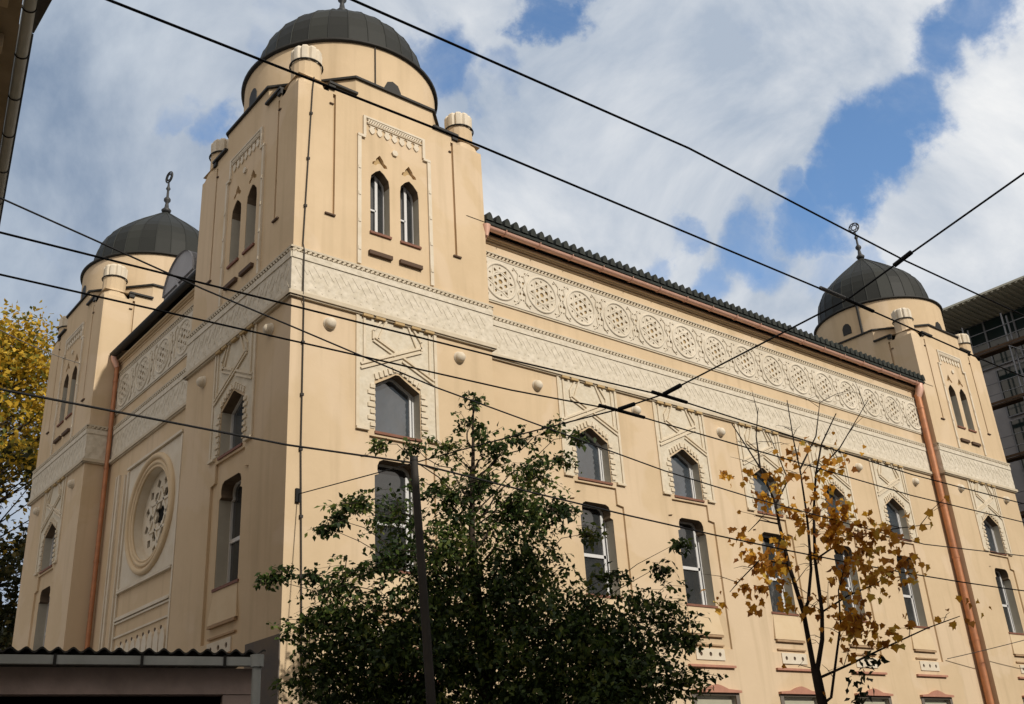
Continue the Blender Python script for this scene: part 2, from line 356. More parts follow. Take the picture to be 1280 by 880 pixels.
# ------------------------------------------------------------------ towers
def tower_walls():
    b = MB()
    cu = 2.70
    for f, full in ((FS(0), True), (FW(0), True), (FN(H), False), (FE(H), False)):
        top = [(0, 0), (H, 0), (H, 17.78), (H - .82, 17.78), (H - .82, 18.0), (.82, 18.0), (.82, 17.78), (0, 17.78)]
        if not full:
            b.tess(f, top); continue
        holes = [sh(SMALL, cu), sh(NICHE, cu), sh(LOWW, cu), sh(UP, cu - .43), sh(UP, cu + .43), sh(STAR, cu - .43), sh(STAR, cu + .43), sh(GRO, .98), sh(GRO, H - .98)]
        b.tess(f, top, holes, 0)
        b.tess(f, sh(NICHE, cu), [sh(BIG, cu)], -.06); b.rev(f, sh(NICHE, cu), -.06, 0)
        b.rev(f, sh(SMALL, cu), -.29, 0); b.rev(f, sh(BIG, cu), -.36, -.06); b.rev(f, sh(LOWW, cu), -.25, 0)
        for d in (-.43, .43): b.rev(f, sh(UP, cu + d), -.30, 0); b.rev(f, sh(STAR, cu + d), -.09, 0)
        for d in (.98, H - .98): b.rev(f, sh(GRO, d), -.08, 0); b.tess(f, sh(GRO, d), (), -.08)
    # octagonal stage
    a = 1.58
    oc = [(a, .0), (H - a, 0), (H, a), (H, H - a), (H - a, H), (a, H), (0, H - a), (0, a)]
    T = lambda u, v, w: (u, v, w)
    b.rev(T, oc, 18.0, 18.5); b.tess(T, rect(.0, H, 0, H), (), 17.99)
    # broached corner piers
    for sx in (0, 1):
        for sy in (0, 1):
            cx, cy = (.41 if not sx else H - .41), (.41 if not sy else H - .41)
            n = 16
            rings = []
            for z, k, r in ((17.78, 0, 0), (17.9, .35, .37), (18.08, 1, .37), (18.55, 1, .37)):
                ring = []
                for i in range(n):
                    t = 2 * math.pi * (i + .5) / n; c_, s_ = math.cos(t), math.sin(t)
                    m_ = .41 / max(abs(c_), abs(s_))
                    rr = m_ * (1 - k) + (r if k else 0) * k
                    ring.append((cx + rr * c_, cy + rr * s_, z))
                rings.append(ring)
            vs = [p for r_ in rings for p in r_]
            b.add(vs, [(k * n + i, k * n + (i + 1) % n, (k + 1) * n + (i + 1) % n, (k + 1) * n + i) for k in range(3) for i in range(n)])
    return b
tower = tower_walls().build('tower', 'cream', root)
# sub-parts in the tower's own space
c0 = (2.75, 2.75)
d_ = MB(); d_.lathe(c0, [(2.64, 18.4), (2.64, 19.93)], 72)
d_.build('drum', 'cream', tower)
for ang in (-90, 180, 0, 90):
    a = R(ang); ca, sa = math.cos(a), math.sin(a)
    fv = lambda u, v, w, ca=ca, sa=sa: (2.75 + (2.62 + w) * ca - u * sa, 2.75 + (2.62 + w) * sa + u * ca, v)
    o = [(-.25, 18.4), (.25, 18.4), (.25, 18.75), (.16, 18.95), (0, 19.02), (-.16, 18.95), (-.25, 18.75)] if ang == -90 else [(-.2, 18.82), (.2, 18.82), (.2, 19.12), (.12, 19.27), (0, 19.32), (-.12, 19.27), (-.2, 19.12)]
    MB().prism(fv, o, -.02, .035).build('drum_vent', 'flash', tower)
fl = MB()
fl.lathe(c0, [(2.60, 19.93), (2.72, 19.94), (2.74, 20.0), (2.5, 20.03)], 72)
a = 1.58; T = lambda u, v, w: (u, v, w)
e_ = .07
oc2 = [(a - .03, -e_), (H - a + .03, -e_), (H + e_, a - .03), (H + e_, H - a + .03), (H - a + .03, H + e_), (a - .03, H + e_), (-e_, H - a + .03), (-e_, a - .03)]
fl.prism(T, oc2, 18.50, 18.56); fl.tess(T, oc2, (), 18.50)
fl.build('flashing', 'flash', tower)
for f in (FS(0), FW(0)):
    for u0, u1 in ((.80, 1.60), (H - 1.60, H - .80)):
        g = MB(); g.box(f, u0, u1, 17.985, 18.045, -.3, .09)
        g.box(f, u0 + (.0 if u0 < 2 else .62), u0 + (.18 if u0 < 2 else .8), 17.86, 17.984, 0, .06)
        g.build('ledge', 'flash', tower)
    for u0, u1 in ((.76, 1.03), (H - 1.08, H - .84)): MB().box(f, u0, u1, 14.275, 14.315, 0, .05).build('groove_stop', 'brown', tower)
    for u0, u1 in ((.84, .95), (H - 1.10, H - 1.02)): MB().box(f, u0, u1, 17.42, 17.45, 0, .04).build('clip', 'brown', tower)
for sx in (.41, H - .41):
    for sy in (.41, H - .41):
        tc = MB(); n = 40
        prof = [(.375, 18.57), (.385, 18.95), (.34, 19.02), (.2, 19.08), (0.001, 19.1)]
        vs = []
        for r, z in prof:
            for i in range(n):
                k = 1 - (.15 if i % 4 in (0,) else 0) * (1 if z < 19.05 else .3)
                vs.append((sx + r * k * math.cos(2 * math.pi * i / n), sy + r * k * math.sin(2 * math.pi * i / n), z))
        tc.add(vs, [(k * n + i, k * n + (i + 1) % n, (k + 1) * n + (i + 1) % n, (k + 1) * n + i) for k in range(len(prof) - 1) for i in range(n)])
        tc.build('pier_cap', 'whiteplain', tower)
        MB().torus((sx, sy, 18.555), lambda u, v, w: (u, v, w), .40, .022, 24, 6).build('pier_ring', 'flash', tower)
# carved band and mouldings round the tower
bd = MB(); mo = MB()
for f, u0, u1 in ((FS(0), -.048, H + .048), (FW(0), -.046, H + .046), (FN(H), -.048, H + .048), (FE(H), -.046, H + .046)):
    bd.box(f, u0, u1, 12.06, 13.03, -.1, .05)
    # carved meander: low zigzag ribs
    k = u0 + .1
    while k < u1 - .3:
        bd.bar(f, (k, 12.16), (k + .15, 12.42), .035, .045, .058); bd.bar(f, (k + .15, 12.42), (k, 12.68), .035, .045, .058)
        bd.bar(f, (k + .16, 12.28), (k + .30, 12.54), .035, .045, .058); bd.bar(f, (k + .30, 12.54), (k + .12, 12.80), .035, .045, .058)
        k += .33
    bd.box(f, u0, u1, 12.88, 13.028, .05, .075)
    mo.box(f, u0 - .05, u1 + .05, 11.965, 12.058, -.1, .11); mo.box(f, u0 - .02, u1 + .02, 11.93, 11.963, -.1, .07)
    mo.box(f, u0 - .03, u1 + .03, 13.12, 13.17, -.1, .085); mo.box(f, u0 - .02, u1 + .02, 13.033, 13.117, -.1, .03)
    k = u0
    while k < u1 - .1:
        mo.bar(f, (k, 13.045), (k + .09, 13.112), .05, .02, .085); k += .125
bd.build('carved_band', 'whiteband', tower); mo.build('moulding', 'rope', tower)
def boss(f, u, parent):
    n = 16; vs = []; prof = [(.155, .0), (.155, .03), (.13, .04), (.135, .07), (.11, .13), (.06, .165), (.001, .175)]
    for r, w in prof: vs += [f(u + r * math.cos(2 * math.pi * i / n), 11.5 + r * math.sin(2 * math.pi * i / n), w) for i in range(n)]
    MB().add(vs, [(k * n + i, k * n + (i + 1) % n, (k + 1) * n + (i + 1) % n, (k + 1) * n + i) for k in range(len(prof) - 1) for i in range(n)], True).build('boss', 'whiteplain', parent)
for f in (FS(0), FW(0)):
    for u in (.93, 4.47): boss(f, u, tower)
for f in (FS(0), FW(0)):
    for u in (2.27, 3.13): MB().tess(f, sh(STAR, u), (), -.09).build('ornament', 'ochre', tower)

# dome with finial
dm = MB()
prof = [(2.42, 0), (2.38, .4), (2.33, .8), (2.24, 1.15), (2.06, 1.5), (1.8, 1.8), (1.45, 2.12), (1.05, 2.46), (.62, 2.80), (.25, 3.10), (.05, 3.27)]
n = 28
vs = [(r * math.cos(2 * math.pi * i / n), r * math.sin(2 * math.pi * i / n), z) for r, z in prof for i in range(n)]
for i in range(n):
    dm.add([vs[k * n + j] for k in range(len(prof)) for j in (i, (i + 1) % n)], [(2 * k, 2 * k + 1, 2 * k + 3, 2 * k + 2) for k in range(len(prof) - 1)])
for i in range(n):
    a_ = 2 * math.pi * i / n
    dm.tube([(r * math.cos(a_), r * math.sin(a_), z) for r, z in prof[:-1]], .018, 5, False)
dm.lathe((0, 0), [(2.44, .0), (2.46, .06), (2.42, .1)], 56)
dome = dm.build('dome', 'dome', root); dome.location = (2.75, 2.75, 20.0)
fi = MB()
fi.lathe((0, 0), [(.0, 3.2), (.15, 3.24), (.19, 3.34), (.09, 3.46), (.06, 3.68), (.13, 3.78), (.13, 3.86), (.05, 3.96), (.045, 4.25), (.09, 4.33), (.05, 4.42), (.03, 4.62), (.0, 4.64)], 12)
ff = lambda u, v, w: (u * .9 , u * -.43, v)
fi.torus((0, 4.87, 0), lambda u, v, w: (u * .17 - w * .985, -u * .985 - w * .17, v), .23, .03, 20, 6)
for k in range(3):
    for sgn in (0, math.pi):
        a0 = math.pi / 2 + sgn + k * 2 * math.pi / 3; a1 = a0 + 2 * math.pi / 3
        p0 = (.22 * math.cos(a0), 4.87 + .22 * math.sin(a0)); p1 = (.22 * math.cos(a1), 4.87 + .22 * math.sin(a1))
        fi.tube([(p0[0] * .17, -p0[0] * .985, p0[1]), (p1[0] * .17, -p1[0] * .985, p1[1])], .02, 5)
fi.build('finial', 'iron', dome)

TW = [(0, 0), (27.12, 0), (0, 13.25), (27.12, 13.25)]
for i, (tx, ty) in enumerate(TW):
    if i: inst(tower, root, (tx, ty, 0)); inst(dome, root, (tx + 2.75 - (.15 if i == 1 else 0), ty + 2.75, 20.0))
    if i == 3: continue
    cu = 2.70
    for (lx, ly, rz) in ((tx + cu, ty, 0), (tx, ty + cu, R(-90))):
        dx, dy = (1, 0) if rz == 0 else (0, 1)
        if i == 2 and rz == 0: continue
        if i == 1 and rz != 0: continue
        win(w_small, root, (lx, ly, 0), rz); win(w_big, root, (lx - (0 if rz == 0 else -.06), ly + (.06 if rz == 0 else 0), 0), rz); win(w_low, root, (lx, ly, 0), rz)
        win(w_up, root, (lx - .43 * dx, ly - .43 * dy, 0), rz); win(w_up, root, (lx + .43 * dx, ly + .43 * dy, 0), rz)
        win(p_rel, root, (lx, ly, 0), rz); win(p_ap, root, (lx, ly, 0), rz); win(p_us, root, (lx, ly, 0), rz)

# ------------------------------------------------------------------ middle walls
WX = [9.08 + 3.67 * k for k in range(5)]
yR, xL = .40, .76
b = MB(); f = FS(yR)
holes = []
for cx in WX: holes += [sh(SMALL, cx), sh(NICHE, cx), sh(LOWW, cx)]
b.tess(f, rect(5.3, 27.4, 0, 15.62), holes, 0)
for cx in WX:
    b.tess(f, sh(NICHE, cx), [sh(BIG, cx)], -.06); b.rev(f, sh(NICHE, cx), -.06, 0)
    b.rev(f, sh(SMALL, cx), -.29, 0); b.rev(f, sh(BIG, cx), -.36, -.06); b.rev(f, sh(LOWW, cx), -.25, 0)
f = FW(xL)
rc = (9.37, 9.5); RR = 1.30
hole = circ(*rc, RR, 48)
b.tess(f, rect(5.3, 13.5, 0, 15.66), [hole], 0); b.rev(f, hole, -.36, 0)
b.quad((5.4, 18.2, 0), (27.3, 18.2, 0), (27.3, 18.2, 15.62), (5.4, 18.2, 15.62))
b.quad((31.9, 5.4, 0), (31.9, 13.4, 0), (31.9, 13.4, 15.62), (31.9, 5.4, 15.62))
wall = b.build('wall', 'cream', root)
for cx in WX:
    win(w_small, root, (cx, yR, 0)); win(w_big, root, (cx, yR + .06, 0)); win(w_low, root, (cx, yR, 0))
    win(p_rel, root, (cx, yR, 0)); win(p_ap, root, (cx, yR, 0))
for k in range(6): boss(FS(yR), 7.27 + 3.65 * k, wall)

# carved band, cornice and mouldings of the two wings
bd = MB(); mo = MB(); co = MB()
for f, u0, u1 in ((FS(yR), 5.45, 27.25), (FW(xL), 5.45, 13.3)):
    bd.box(f, u0, u1, 12.06, 13.03, -.1, .04)
    k = u0 + .1
    while k < u1 - .3:
        bd.bar(f, (k, 12.16), (k + .15, 12.42), .035, .035, .048); bd.bar(f, (k + .15, 12.42), (k, 12.68), .035, .035, .048)
        bd.bar(f, (k + .16, 12.28), (k + .30, 12.54), .035, .035, .048); bd.bar(f, (k + .30, 12.54), (k + .12, 12.80), .035, .035, .048)
        k += .33
    bd.box(f, u0, u1, 12.88, 13.028, .04, .065)
    mo.box(f, u0, u1, 11.965, 12.058, -.1, .10); mo.box(f, u0, u1, 11.93, 11.963, -.1, .06)
    mo.box(f, u0, u1, 13.12, 13.17, -.1, .075); mo.box(f, u0, u1, 13.033, 13.117, -.1, .02)
    k = u0
    while k < u1 - .1:
        mo.bar(f, (k, 13.045), (k + .09, 13.112), .05, .01, .075); k += .125
    # rope moulding above the medallions
    mo.box(f, u0, u1, 14.87, 14.90, -.1, .06); mo.box(f, u0, u1, 15.0, 15.035, -.1, .075)
    k = u0
    while k < u1 - .1:
        mo.bar(f, (k, 14.905), (k + .09, 14.995), .05, -.02, .06); k += .125
    mo.box(f, u0, u1, 13.56, 13.60, -.1, .035)
    # cornice steps under the gutter
    co.box(f, u0, u1, 15.31, 15.345, -.1, .03); co.box(f, u0, u1, 15.385, 15.42, -.1, .07); co.box(f, u0, u1, 15.425, 15.47, -.1, .13)
bd.build('carved_band', 'whiteband', wall); mo.build('moulding', 'rope', wall); co.build('cornice', 'creamlight', wall)

# medallion frieze: one carved stucco tile per medallion
def frieze(wd):
    b = MB(); zc = 14.235; h = .625
    holes = [circ(0, zc, .075, 6)]
    holes += [circ(.205 * math.cos(R(60 * k + 30)), zc + .205 * math.sin(R(60 * k + 30)), .066, 6, R(60 * k)) for k in range(6)]
    holes += [circ(.36 * math.cos(R(60 * k)), zc + .36 * math.sin(R(60 * k)), .062, 4, R(60 * k)) for k in range(6)]
    holes += [circ(.40 * math.cos(R(60 * k + 30)), zc + .40 * math.sin(R(60 * k + 30)), .034, 5) for k in range(6)]
    e = wd / 2
    for s in (-1, 1):
        holes += [circ(s * (e - .07), zc + v, .05, 6) for v in (-.17, .17)]
        holes += [circ(s * (e - .16), zc + v, .045, 5) for v in (-.47, .47)]
        holes += [circ(s * (e - .045), zc + v, .03, 5) for v in (0, -.36, .36)]
        holes += [[(s * (e - .30), zc + v), (s * (e - .22), zc + v * 1.08), (s * (e - .30), zc + v * 1.16)] for v in (-.43, .43)]
    o = rect(-e, e, zc - h, zc + h)
    b.tess(ID, o, holes, .05)
    for q_ in holes: b.rev(ID, q_, .014, .05)
    b.torus((0, zc, .045), ID, .52, .04, 32, 8)
    b.torus((0, zc, .05), ID, .285, .02, 24, 6)
    for k in range(6):
        a0, a1 = R(60 * k), R(60 * k + 120)
        b.bar(ID, (.47 * math.cos(a0), zc + .47 * math.sin(a0)), (.47 * math.cos(a1), zc + .47 * math.sin(a1)), .045, .045, .060)
    for s in (-1, 1):
        for sv in (-1, 1):
            pts = [ID(s * (e - .03), zc + sv * .02, .055), ID(s * (e - .14), zc + sv * .2, .06), ID(s * (e - .1), zc + sv * .4, .06), ID(s * (e - .26), zc + sv * .55, .06)]
            b.tube(pts, [.02, .028, .024, .014], 6)
    return b
def frieze_back(wd):
    b = MB(); b.prism(ID, rect(-wd / 2, wd / 2, 14.235 - .62, 14.235 + .62), -.02, .016); return b
p1 = frieze(1.446).build('frieze_panel', 'white', root); frieze_back(1.446).build('panel_ground', 'ochre', p1)
for k in range(15):
    x = 5.5 + .723 + 1.446 * k
    if k == 0: p1.location = (x, yR, 0)
    else: inst(p1, root, (x, yR, 0))
p2 = frieze(1.55).build('frieze_panel', 'white', root); frieze_back(1.55).build('panel_ground', 'ochre', p2)
for k in range(5):
    y = 5.5 + .775 + 1.55 * k
    if k == 0: p2.location = (xL, y, 0); p2.rotation_euler = (0, 0, R(-90))
    else: inst(p2, root, (xL, y, 0), R(-90))

# rose window in the short wing
rw = MB(); f = FW(xL)
cu, cv = rc
hs = [circ(cu, cv, .30, 6, 0)]
hs = []
star = []
for k in range(12):
    r_ = .43 if k % 2 == 0 else .24
    star.append((cu + r_ * math.cos(R(30 * k + 30)), cv + r_ * math.sin(R(30 * k + 30))))
hs.append(star)
hs += [circ(cu + .63 * math.cos(R(60 * k)), cv + .63 * math.sin(R(60 * k)), .165, 6, R(60 * k)) for k in range(6)]
for k in range(12):
    a_ = R(30 * k + 15); hs.append([(cu + r_ * math.cos(a_ + t), cv + r_ * math.sin(a_ + t)) for r_, t in ((.83, 0), (.98, -.15), (1.12, 0), (.98, .15))])
rw.tess(f, circ(cu, cv, RR, 48), hs, -.26)
for q_ in hs: rw.rev(f, q_, -.33, -.26)
rw.rev(f, circ(cu, cv, RR - .006, 48), -.26, -.004)
for k in range(6):
    a0, a1 = R(60 * k + 30), R(60 * k + 150)
    rw.bar(f, (cu + .78 * math.cos(a0), cv + .78 * math.sin(a0)), (cu + .78 * math.cos(a1), cv + .78 * math.sin(a1)), .07, -.26, -.225)
rose = rw.build('rose_window', 'whiteplain', root)
g = MB(); g.tess(f, circ(cu, cv, RR, 48), (), -.335); g.build('pane', 'darkint', rose)
g = MB()
g.torus((cu, cv, .03), f, 1.60, .09, 56, 10); g.torus((cu, cv, .02), f, 1.42, .06, 56, 8); g.torus((cu, cv, .01), f, RR + .01, .04, 48, 8)
g.tess(f, circ(cu, cv, 1.66, 48), [circ(cu, cv, RR, 48)], .03)
g.build('ring_moulding', 'creamlight', rose)
g = MB()
for s in (-1, 1):
    for u, wd in ((1.93, .09), (2.20, .05), (2.72, .12), (2.95, .06)):
        g.box(f, *sorted((cu + s * u, cu + s * (u + wd))), .5, 11.2 if u < 2.5 else 11.33, 0, .06)
g.tess(f, rect(cu - 1.92, cu + 1.92, 7.72, 11.22), [circ(cu, cv, 1.62, 48)], .015)
for z, w in ((7.62, .1), (7.70, .06), (6.92, .04), (6.86, .08), (6.78, .05), (6.40, .04)): g.box(f, cu - 1.92, cu + 1.92, z, z + .05, 0, w)
g.box(f, cu - 2.0, cu + 2.0, 11.25, 11.32, 0, .09)
for k in range(9):
    u = cu - 1.6 + k * .4; g.prism(f, [(u - .17, 5.3), (u + .17, 5.3), (u + .17, 5.95), (u + .1, 6.12), (u, 6.2), (u - .1, 6.12), (u - .17, 5.95)], 0, .05)
g.build('stucco_frame', 'whiteplain', rose)
g = MB()
for k in range(8): g.prism(f, circ(cu - 1.4 + k * .4, 6.22, .05, 8), .0, .012)
g.build('stucco_dots', 'brown', rose)

# grey round-topped gable over the short wing
g = MB(); f = FW(1.0)
o = [(9.37 - 1.15, 15.7)] + [(9.37 + 1.15 * math.cos(math.pi - math.pi * k / 20), 16.68 + 1.05 * math.sin(math.pi * k / 20)) for k in range(21)] + [(9.37 + 1.15, 15.7)]
g.prism(f, o, -.3, 0); g.tess(f, o, (), -.3)
gab = g.build('round_gable', 'zinc', root)
g = MB(); g.rev(f, o[1:-1], -.35, .06); g.bar(f, (9.05, 16.35), (9.5, 16.85), .09, 0, .06); g.build('gable_edge', 'zinc', gab)

# roof with rows of barrel tiles along the eaves
r = MB()
pk = 18.7
r.quad((4.9, -.02, 15.64), (27.9, -.02, 15.64), (24, 9.3, pk), (6, 9.3, pk))
r.quad((.42, 4.9, 15.68), (6, 9.3, pk), (6, 9.6, pk), (.42, 13.9, 15.68))
r.quad((4.9, 18.9, 15.6), (27.9, 18.9, 15.6), (24, 9.3, pk), (6, 9.3, pk))
r.quad((31.9, 4, 15.6), (24, 9.3, pk), (31.9, 14.6, 15.6))
sl = (pk - 15.64) / 9.32
k = 5.62
while k < 27.2:
    n = 8
    for j, (y0, y1) in enumerate(((-.1, .42), (.36, .9), (.84, 1.4))):
        r0, r1 = .105, .09
        ring0 = [(k + r0 * math.cos(math.pi * i / n), y0, 15.70 + y0 * sl + .03 * (j == 0) + r0 * 2.35 * math.sin(math.pi * i / n) ** 1.25) for i in range(n + 1)]
        ring1 = [(k + r1 * math.cos(math.pi * i / n), y1, 15.70 + y1 * sl + r1 * 1.6 * math.sin(math.pi * i / n)) for i in range(n + 1)]
        r.add(ring0 + ring1, [(i, i + 1, n + 2 + i, n + 1 + i) for i in range(n)], True)
        r.add(ring0, [tuple(range(n + 1))])
    k += .3025
r.box(lambda u, v, w: (u, w, v), 5.5, 27.2, 15.60, 15.68, -.06, .3)
roof = r.build('roof', 'tile', root)

# gutters and downpipes
def half(pts_f, u0, u1, r_, n=10):
    b = MB(); vs = []
    for u in (u0, u1):
        for rr in (r_, r_ - .015):
            vs += [pts_f(u, rr * math.cos(math.pi + math.pi * i / n), rr * math.sin(math.pi + math.pi * i / n)) for i in range(n + 1)]
    m = n + 1
    b.add(vs, [(i, i + 1, 2 * m + i + 1, 2 * m + i) for i in range(n)] + [(m + i, m + i + 1, 3 * m + i + 1, 3 * m + i) for i in range(n)], True)
    b.add(vs[:m], [tuple(range(m))]); b.add(vs[2 * m:3 * m], [tuple(range(m))])
    return b
b = half(lambda u, a, z: (u, .08 + a, 15.60 + z), 5.52, 27.05, .105)
k = 6.2
while k < 27: b.tube([(k, .06 + .13 * math.cos(math.pi + math.pi * i / 8), 15.60 + .13 * math.sin(math.pi + math.pi * i / 8)) for i in range(9)], .012, 5); k += 1.2
b.build('gutter', 'copper', root)
b = half(lambda u, a, z: (.48 + a, u, 15.66 + z), 5.52, 13.2, .12); b.build('gutter', 'flash', root)
b = MB(); b.tube([(5.56, .02, 15.57), (5.56, .02, 15.25)], [.13, .05], 12); b.tube([(5.56, .02, 15.3), (5.555, .3, 15.0)], .05, 8)
b.build('hopper', 'copper', root)
def pipe(x, y, r_, z1, z0, name, m, n=16, step=2.9):
    b = MB(); b.tube([(x, y, z1), (x, y, z0)], r_, n)
    z = z1 - .5
    while z > z0: b.tube([(x, y, z), (x, y, z - .07)], r_ + .014, n); z -= step
    return b.build(name, m, root)
pipe(5.555, .32, .038, 15.0, .1, 'thin_downpipe', 'pinkpipe', 8)
p_ = pipe(26.92, .22, .125, 15.15, .1, 'downpipe', 'copperpipe', 20)
b = MB(); b.tube([(26.98, .08, 15.58), (26.97, .10, 15.38), (26.92, .22, 15.05)], [.13, .16, .125], 14); b.build('hopper', 'copper', p_)
p_ = pipe(.62, 13.12, .068, 15.25, .1, 'downpipe', 'copperpipe', 14)
b = MB(); b.tube([(.48, 13.14, 15.6), (.52, 13.14, 15.45), (.62, 13.12, 15.2)], [.09, .1, .085], 12); b.build('hopper', 'copper', p_)
# lightning conductor down the near tower and drum
b = MB(); b.tube([(.40, -.02, 18.0), (.36, -.035, 17.6), (.22, -.035, 13.3), (.22, -.10, 13.1), (.22, -.10, 12.0), (.28, -.035, 11.8), (.30, -.035, 8.5), (.42, -.035, 4.7), (.45, -.035, .2)], .016, 6)
for z, x in ((16.9, .34), (15.6, .295), (14.3, .255), (10.9, .285), (9.7, .295), (8.5, .30), (7.1, .345), (5.9, .383)): b.box(FS(0), x - .035, x + .035, z - .03, z + .03, 0, .055)
an = R(-101)
b.tube([(2.75 + 2.67 * math.cos(an), 2.75 + 2.67 * math.sin(an), 19.95), (2.75 + 2.67 * math.cos(an), 2.75 + 2.67 * math.sin(an), 18.55)], .016, 6)
b.build('lightning_conductor', 'thinwire', root)
# pipe on the far drum and a dark grey slab over the lower corner
an = R(-166)
b = MB(); b.tube([(29.87 + 2.70 * math.cos(an), 2.75 + 2.70 * math.sin(an), 19.98), (29.87 + 2.70 * math.cos(an), 2.75 + 2.70 * math.sin(an), 16.5)], .055, 8); b.build('drum_downpipe', 'flash', root)
b = MB(); b.box(FW(0), -.0, 1.45, 0, 4.82, 0.002, .025); b.build('grey_patch', 'greypatch', root)

# ------------------------------------------------------------------ ground and street
def sheet(name, x0, x1, y0, y1, z, m):
    o = MB().quad((x0, y0, z), (x1, y0, z), (x1, y1, z), (x0, y1, z)).build(name, m); o['kind'] = 'structure'; return o
sheet('ground', -400, 400, -400, 400, -.14, 'earth')
sheet('road', -150, 150, -15.6, -7.2, -.12, 'asphalt')
b = MB()
for (y0, y1) in ((-7.2, 60), (-60, -15.6)): b.box(lambda u, v, w: (u, v, w), -150, 150, y0, y1, -.135, 0)
o = b.build('pavement', 'paving'); o['kind'] = 'structure'
b = MB(); x = -100
while x < 100: b.quad((x, -11.46, -.116), (x + 3, -11.46, -.116), (x + 3, -11.34, -.116), (x, -11.34, -.116)); x += 6
o = b.build('road_markings', 'paint'); o['kind'] = 'structure'

# ------------------------------------------------------------------ shed with corrugated roof
A = Vector((-3.82, -7.05, 0)); Bv = Vector((-12.4, -4.0, 0))
dx = (Bv - A).normalized(); nx = Vector((-dx.y, dx.x, 0))
if nx.y > 0: nx = -nx                 # towards the street
def fsh(u, v, w): p = A + dx * u + nx * w; return (p.x, p.y, v + .025 * u)
shed = empty('shed', (-6, -4.5, 0), 'low shed with dark corrugated roof and stained concrete fascia in front of the synagogue side', 'shed')
off = (-6, -4.5, 0)
L_ = 9.0
b = MB(); b.box(fsh, .10, L_, 2.93, 3.20, -.25, -.05); b.build('fascia', 'concrete', shed, off)
b = MB(); b.box(fsh, .10, .40, 0, 2.925, -.3, -.06); b.box(fsh, L_ - .3, L_, 0, 2.925, -.3, -.06); b.box(fsh, 4.4, 4.7, 0, 2.925, -.3, -.06)
b.box(fsh, .15, L_, 0, 3.1, -3.6, -3.4); b.box(fsh, .10, .22, 0, 3.1, -3.4, -.31)
b.build('wall', 'concrete', shed, off)
b = MB(); b.box(fsh, .23, L_ - .3, 0, 3.28, -.9, -.85); b.build('dark_opening', 'darkint', shed, off)  # near-black sheet stands for the unlit inside of the shed
b = MB(); n = 8; pitch = .15; vs = []; cnt = 0; u = -.02
us = []
while u < L_ + .1: us.append(u); u += pitch / n
for u in us:
    z = .023 * math.cos(2 * math.pi * u / pitch)
    for w, zz in ((.10, 3.365), (-1.8, 3.50), (-3.7, 3.63)):
        vs.append(fsh(u, zz + z, w))
    for w, zz in ((.10, 3.345),): vs.append(fsh(u, zz + z, w))
b.add(vs, [(i * 4 + k, i * 4 + 4 + k, i * 4 + 5 + k, i * 4 + 1 + k) for i in range(len(us) - 1) for k in range(2)] + [(i * 4, i * 4 + 4, i * 4 + 7, i * 4 + 3) for i in range(len(us) - 1)], True)
b.build('roof', 'asbestos', shed, off)
b = MB(); b.box(fsh, .0, L_, 3.21, 3.30, .045, .13); 
gut = b.build('gutter', 'gutter', shed, off)
b = MB()
for u in (.4, 1.25, 2.1, 3.0, 4.2, 5.4): b.box(fsh, u, u + .03, 3.19, 3.31, .03, .145)
b.build('gutter_bracket', 'flash', gut, off)
b = MB(); b.box(fsh, .0, L_, 3.24, 3.32, -.2, .04); b.build('eave_board', 'darkint', shed, off)
b = MB(); p0 = fsh(.07, 3.3, .10); p1_ = fsh(.07, 0, .10); b.tube([p0, p1_], .05, 10); b.tube([(p0[0], p0[1], 3.33), (p0[0], p0[1], 3.2)], .075, 10); b.build('downpipe', 'gutter', shed, off)

# ------------------------------------------------------------------ town house at the side alley (only its eave shows)
P0 = Vector((-6.76, -5.04, 0)); P1 = Vector((-5.94, -.5, 0)); td = (P1 - P0).normalized(); tn = Vector((td.y, -td.x, 0))   # tn points to the alley
def fth(u, v, w): p = P0 + td * u + tn * w; return (p.x, p.y, v)
th = empty('townhouse', (-10, 0, 0), 'tan plastered house whose grey roof gutter is seen from below', 'house')
off = (-10, 0, 0)
b = MB(); b.box(fth, -2.2, 9.0, 0, 11.80, -9, -.75); b.build('wall', 'townwall', th, off)
b = MB(); b.box(fth, -2.6, 9.2, 11.96, 12.04, -9.3, -.19); b.build('soffit', 'soffit', th, off)
for k in range(11): MB().box(fth, -2 + k, -1.84 + k, 11.72, 11.955, -.75, -.35).build('eave_bracket', 'townwall', th, off)
MB().torus((1.4, 11.4, -.75), fth, .22, .07, 20, 8).build('wall_ornament', 'flash', th, off)
gu = half(lambda u, a, z: fth(u, 12.08 + z, -.10 + a), -2.6, 9.2, .085).build('gutter', 'gutter', th, off)
for u in (-1.6, -.55, .50, 1.55, 2.6, 3.7, 4.8): MB().tube([fth(u, 12.08 + .092 * math.sin(math.pi + math.pi * i / 8), -.10 + .092 * math.cos(math.pi + math.pi * i / 8)) for i in range(9)], .012, 5).build('gutter_bracket', 'flash', gu, off)
b = MB(); b.add([fth(.02, 12.10, .012), fth(9.3, 12.10, .012), fth(9.3, 14.8, -5), fth(.02, 14.8, -5), fth(.02, 12.07, .012), fth(9.3, 12.07, .012)], [(0, 1, 2, 3), (0, 1, 5, 4)])
b.add([fth(-2.6, 12.1, .50), fth(.0, 12.1, .012), fth(.0, 12.1, -.02), fth(-2.6, 12.1, -.02), fth(-2.6, 12.18, .50), fth(.0, 12.18, .012), fth(.0, 12.18, -.02), fth(-2.6, 12.18, -.02)], [(0, 1, 2, 3), (4, 5, 6, 7), (0, 1, 5, 4), (0, 3, 7, 4)])
b.build('roof', 'asbestos', th, off)

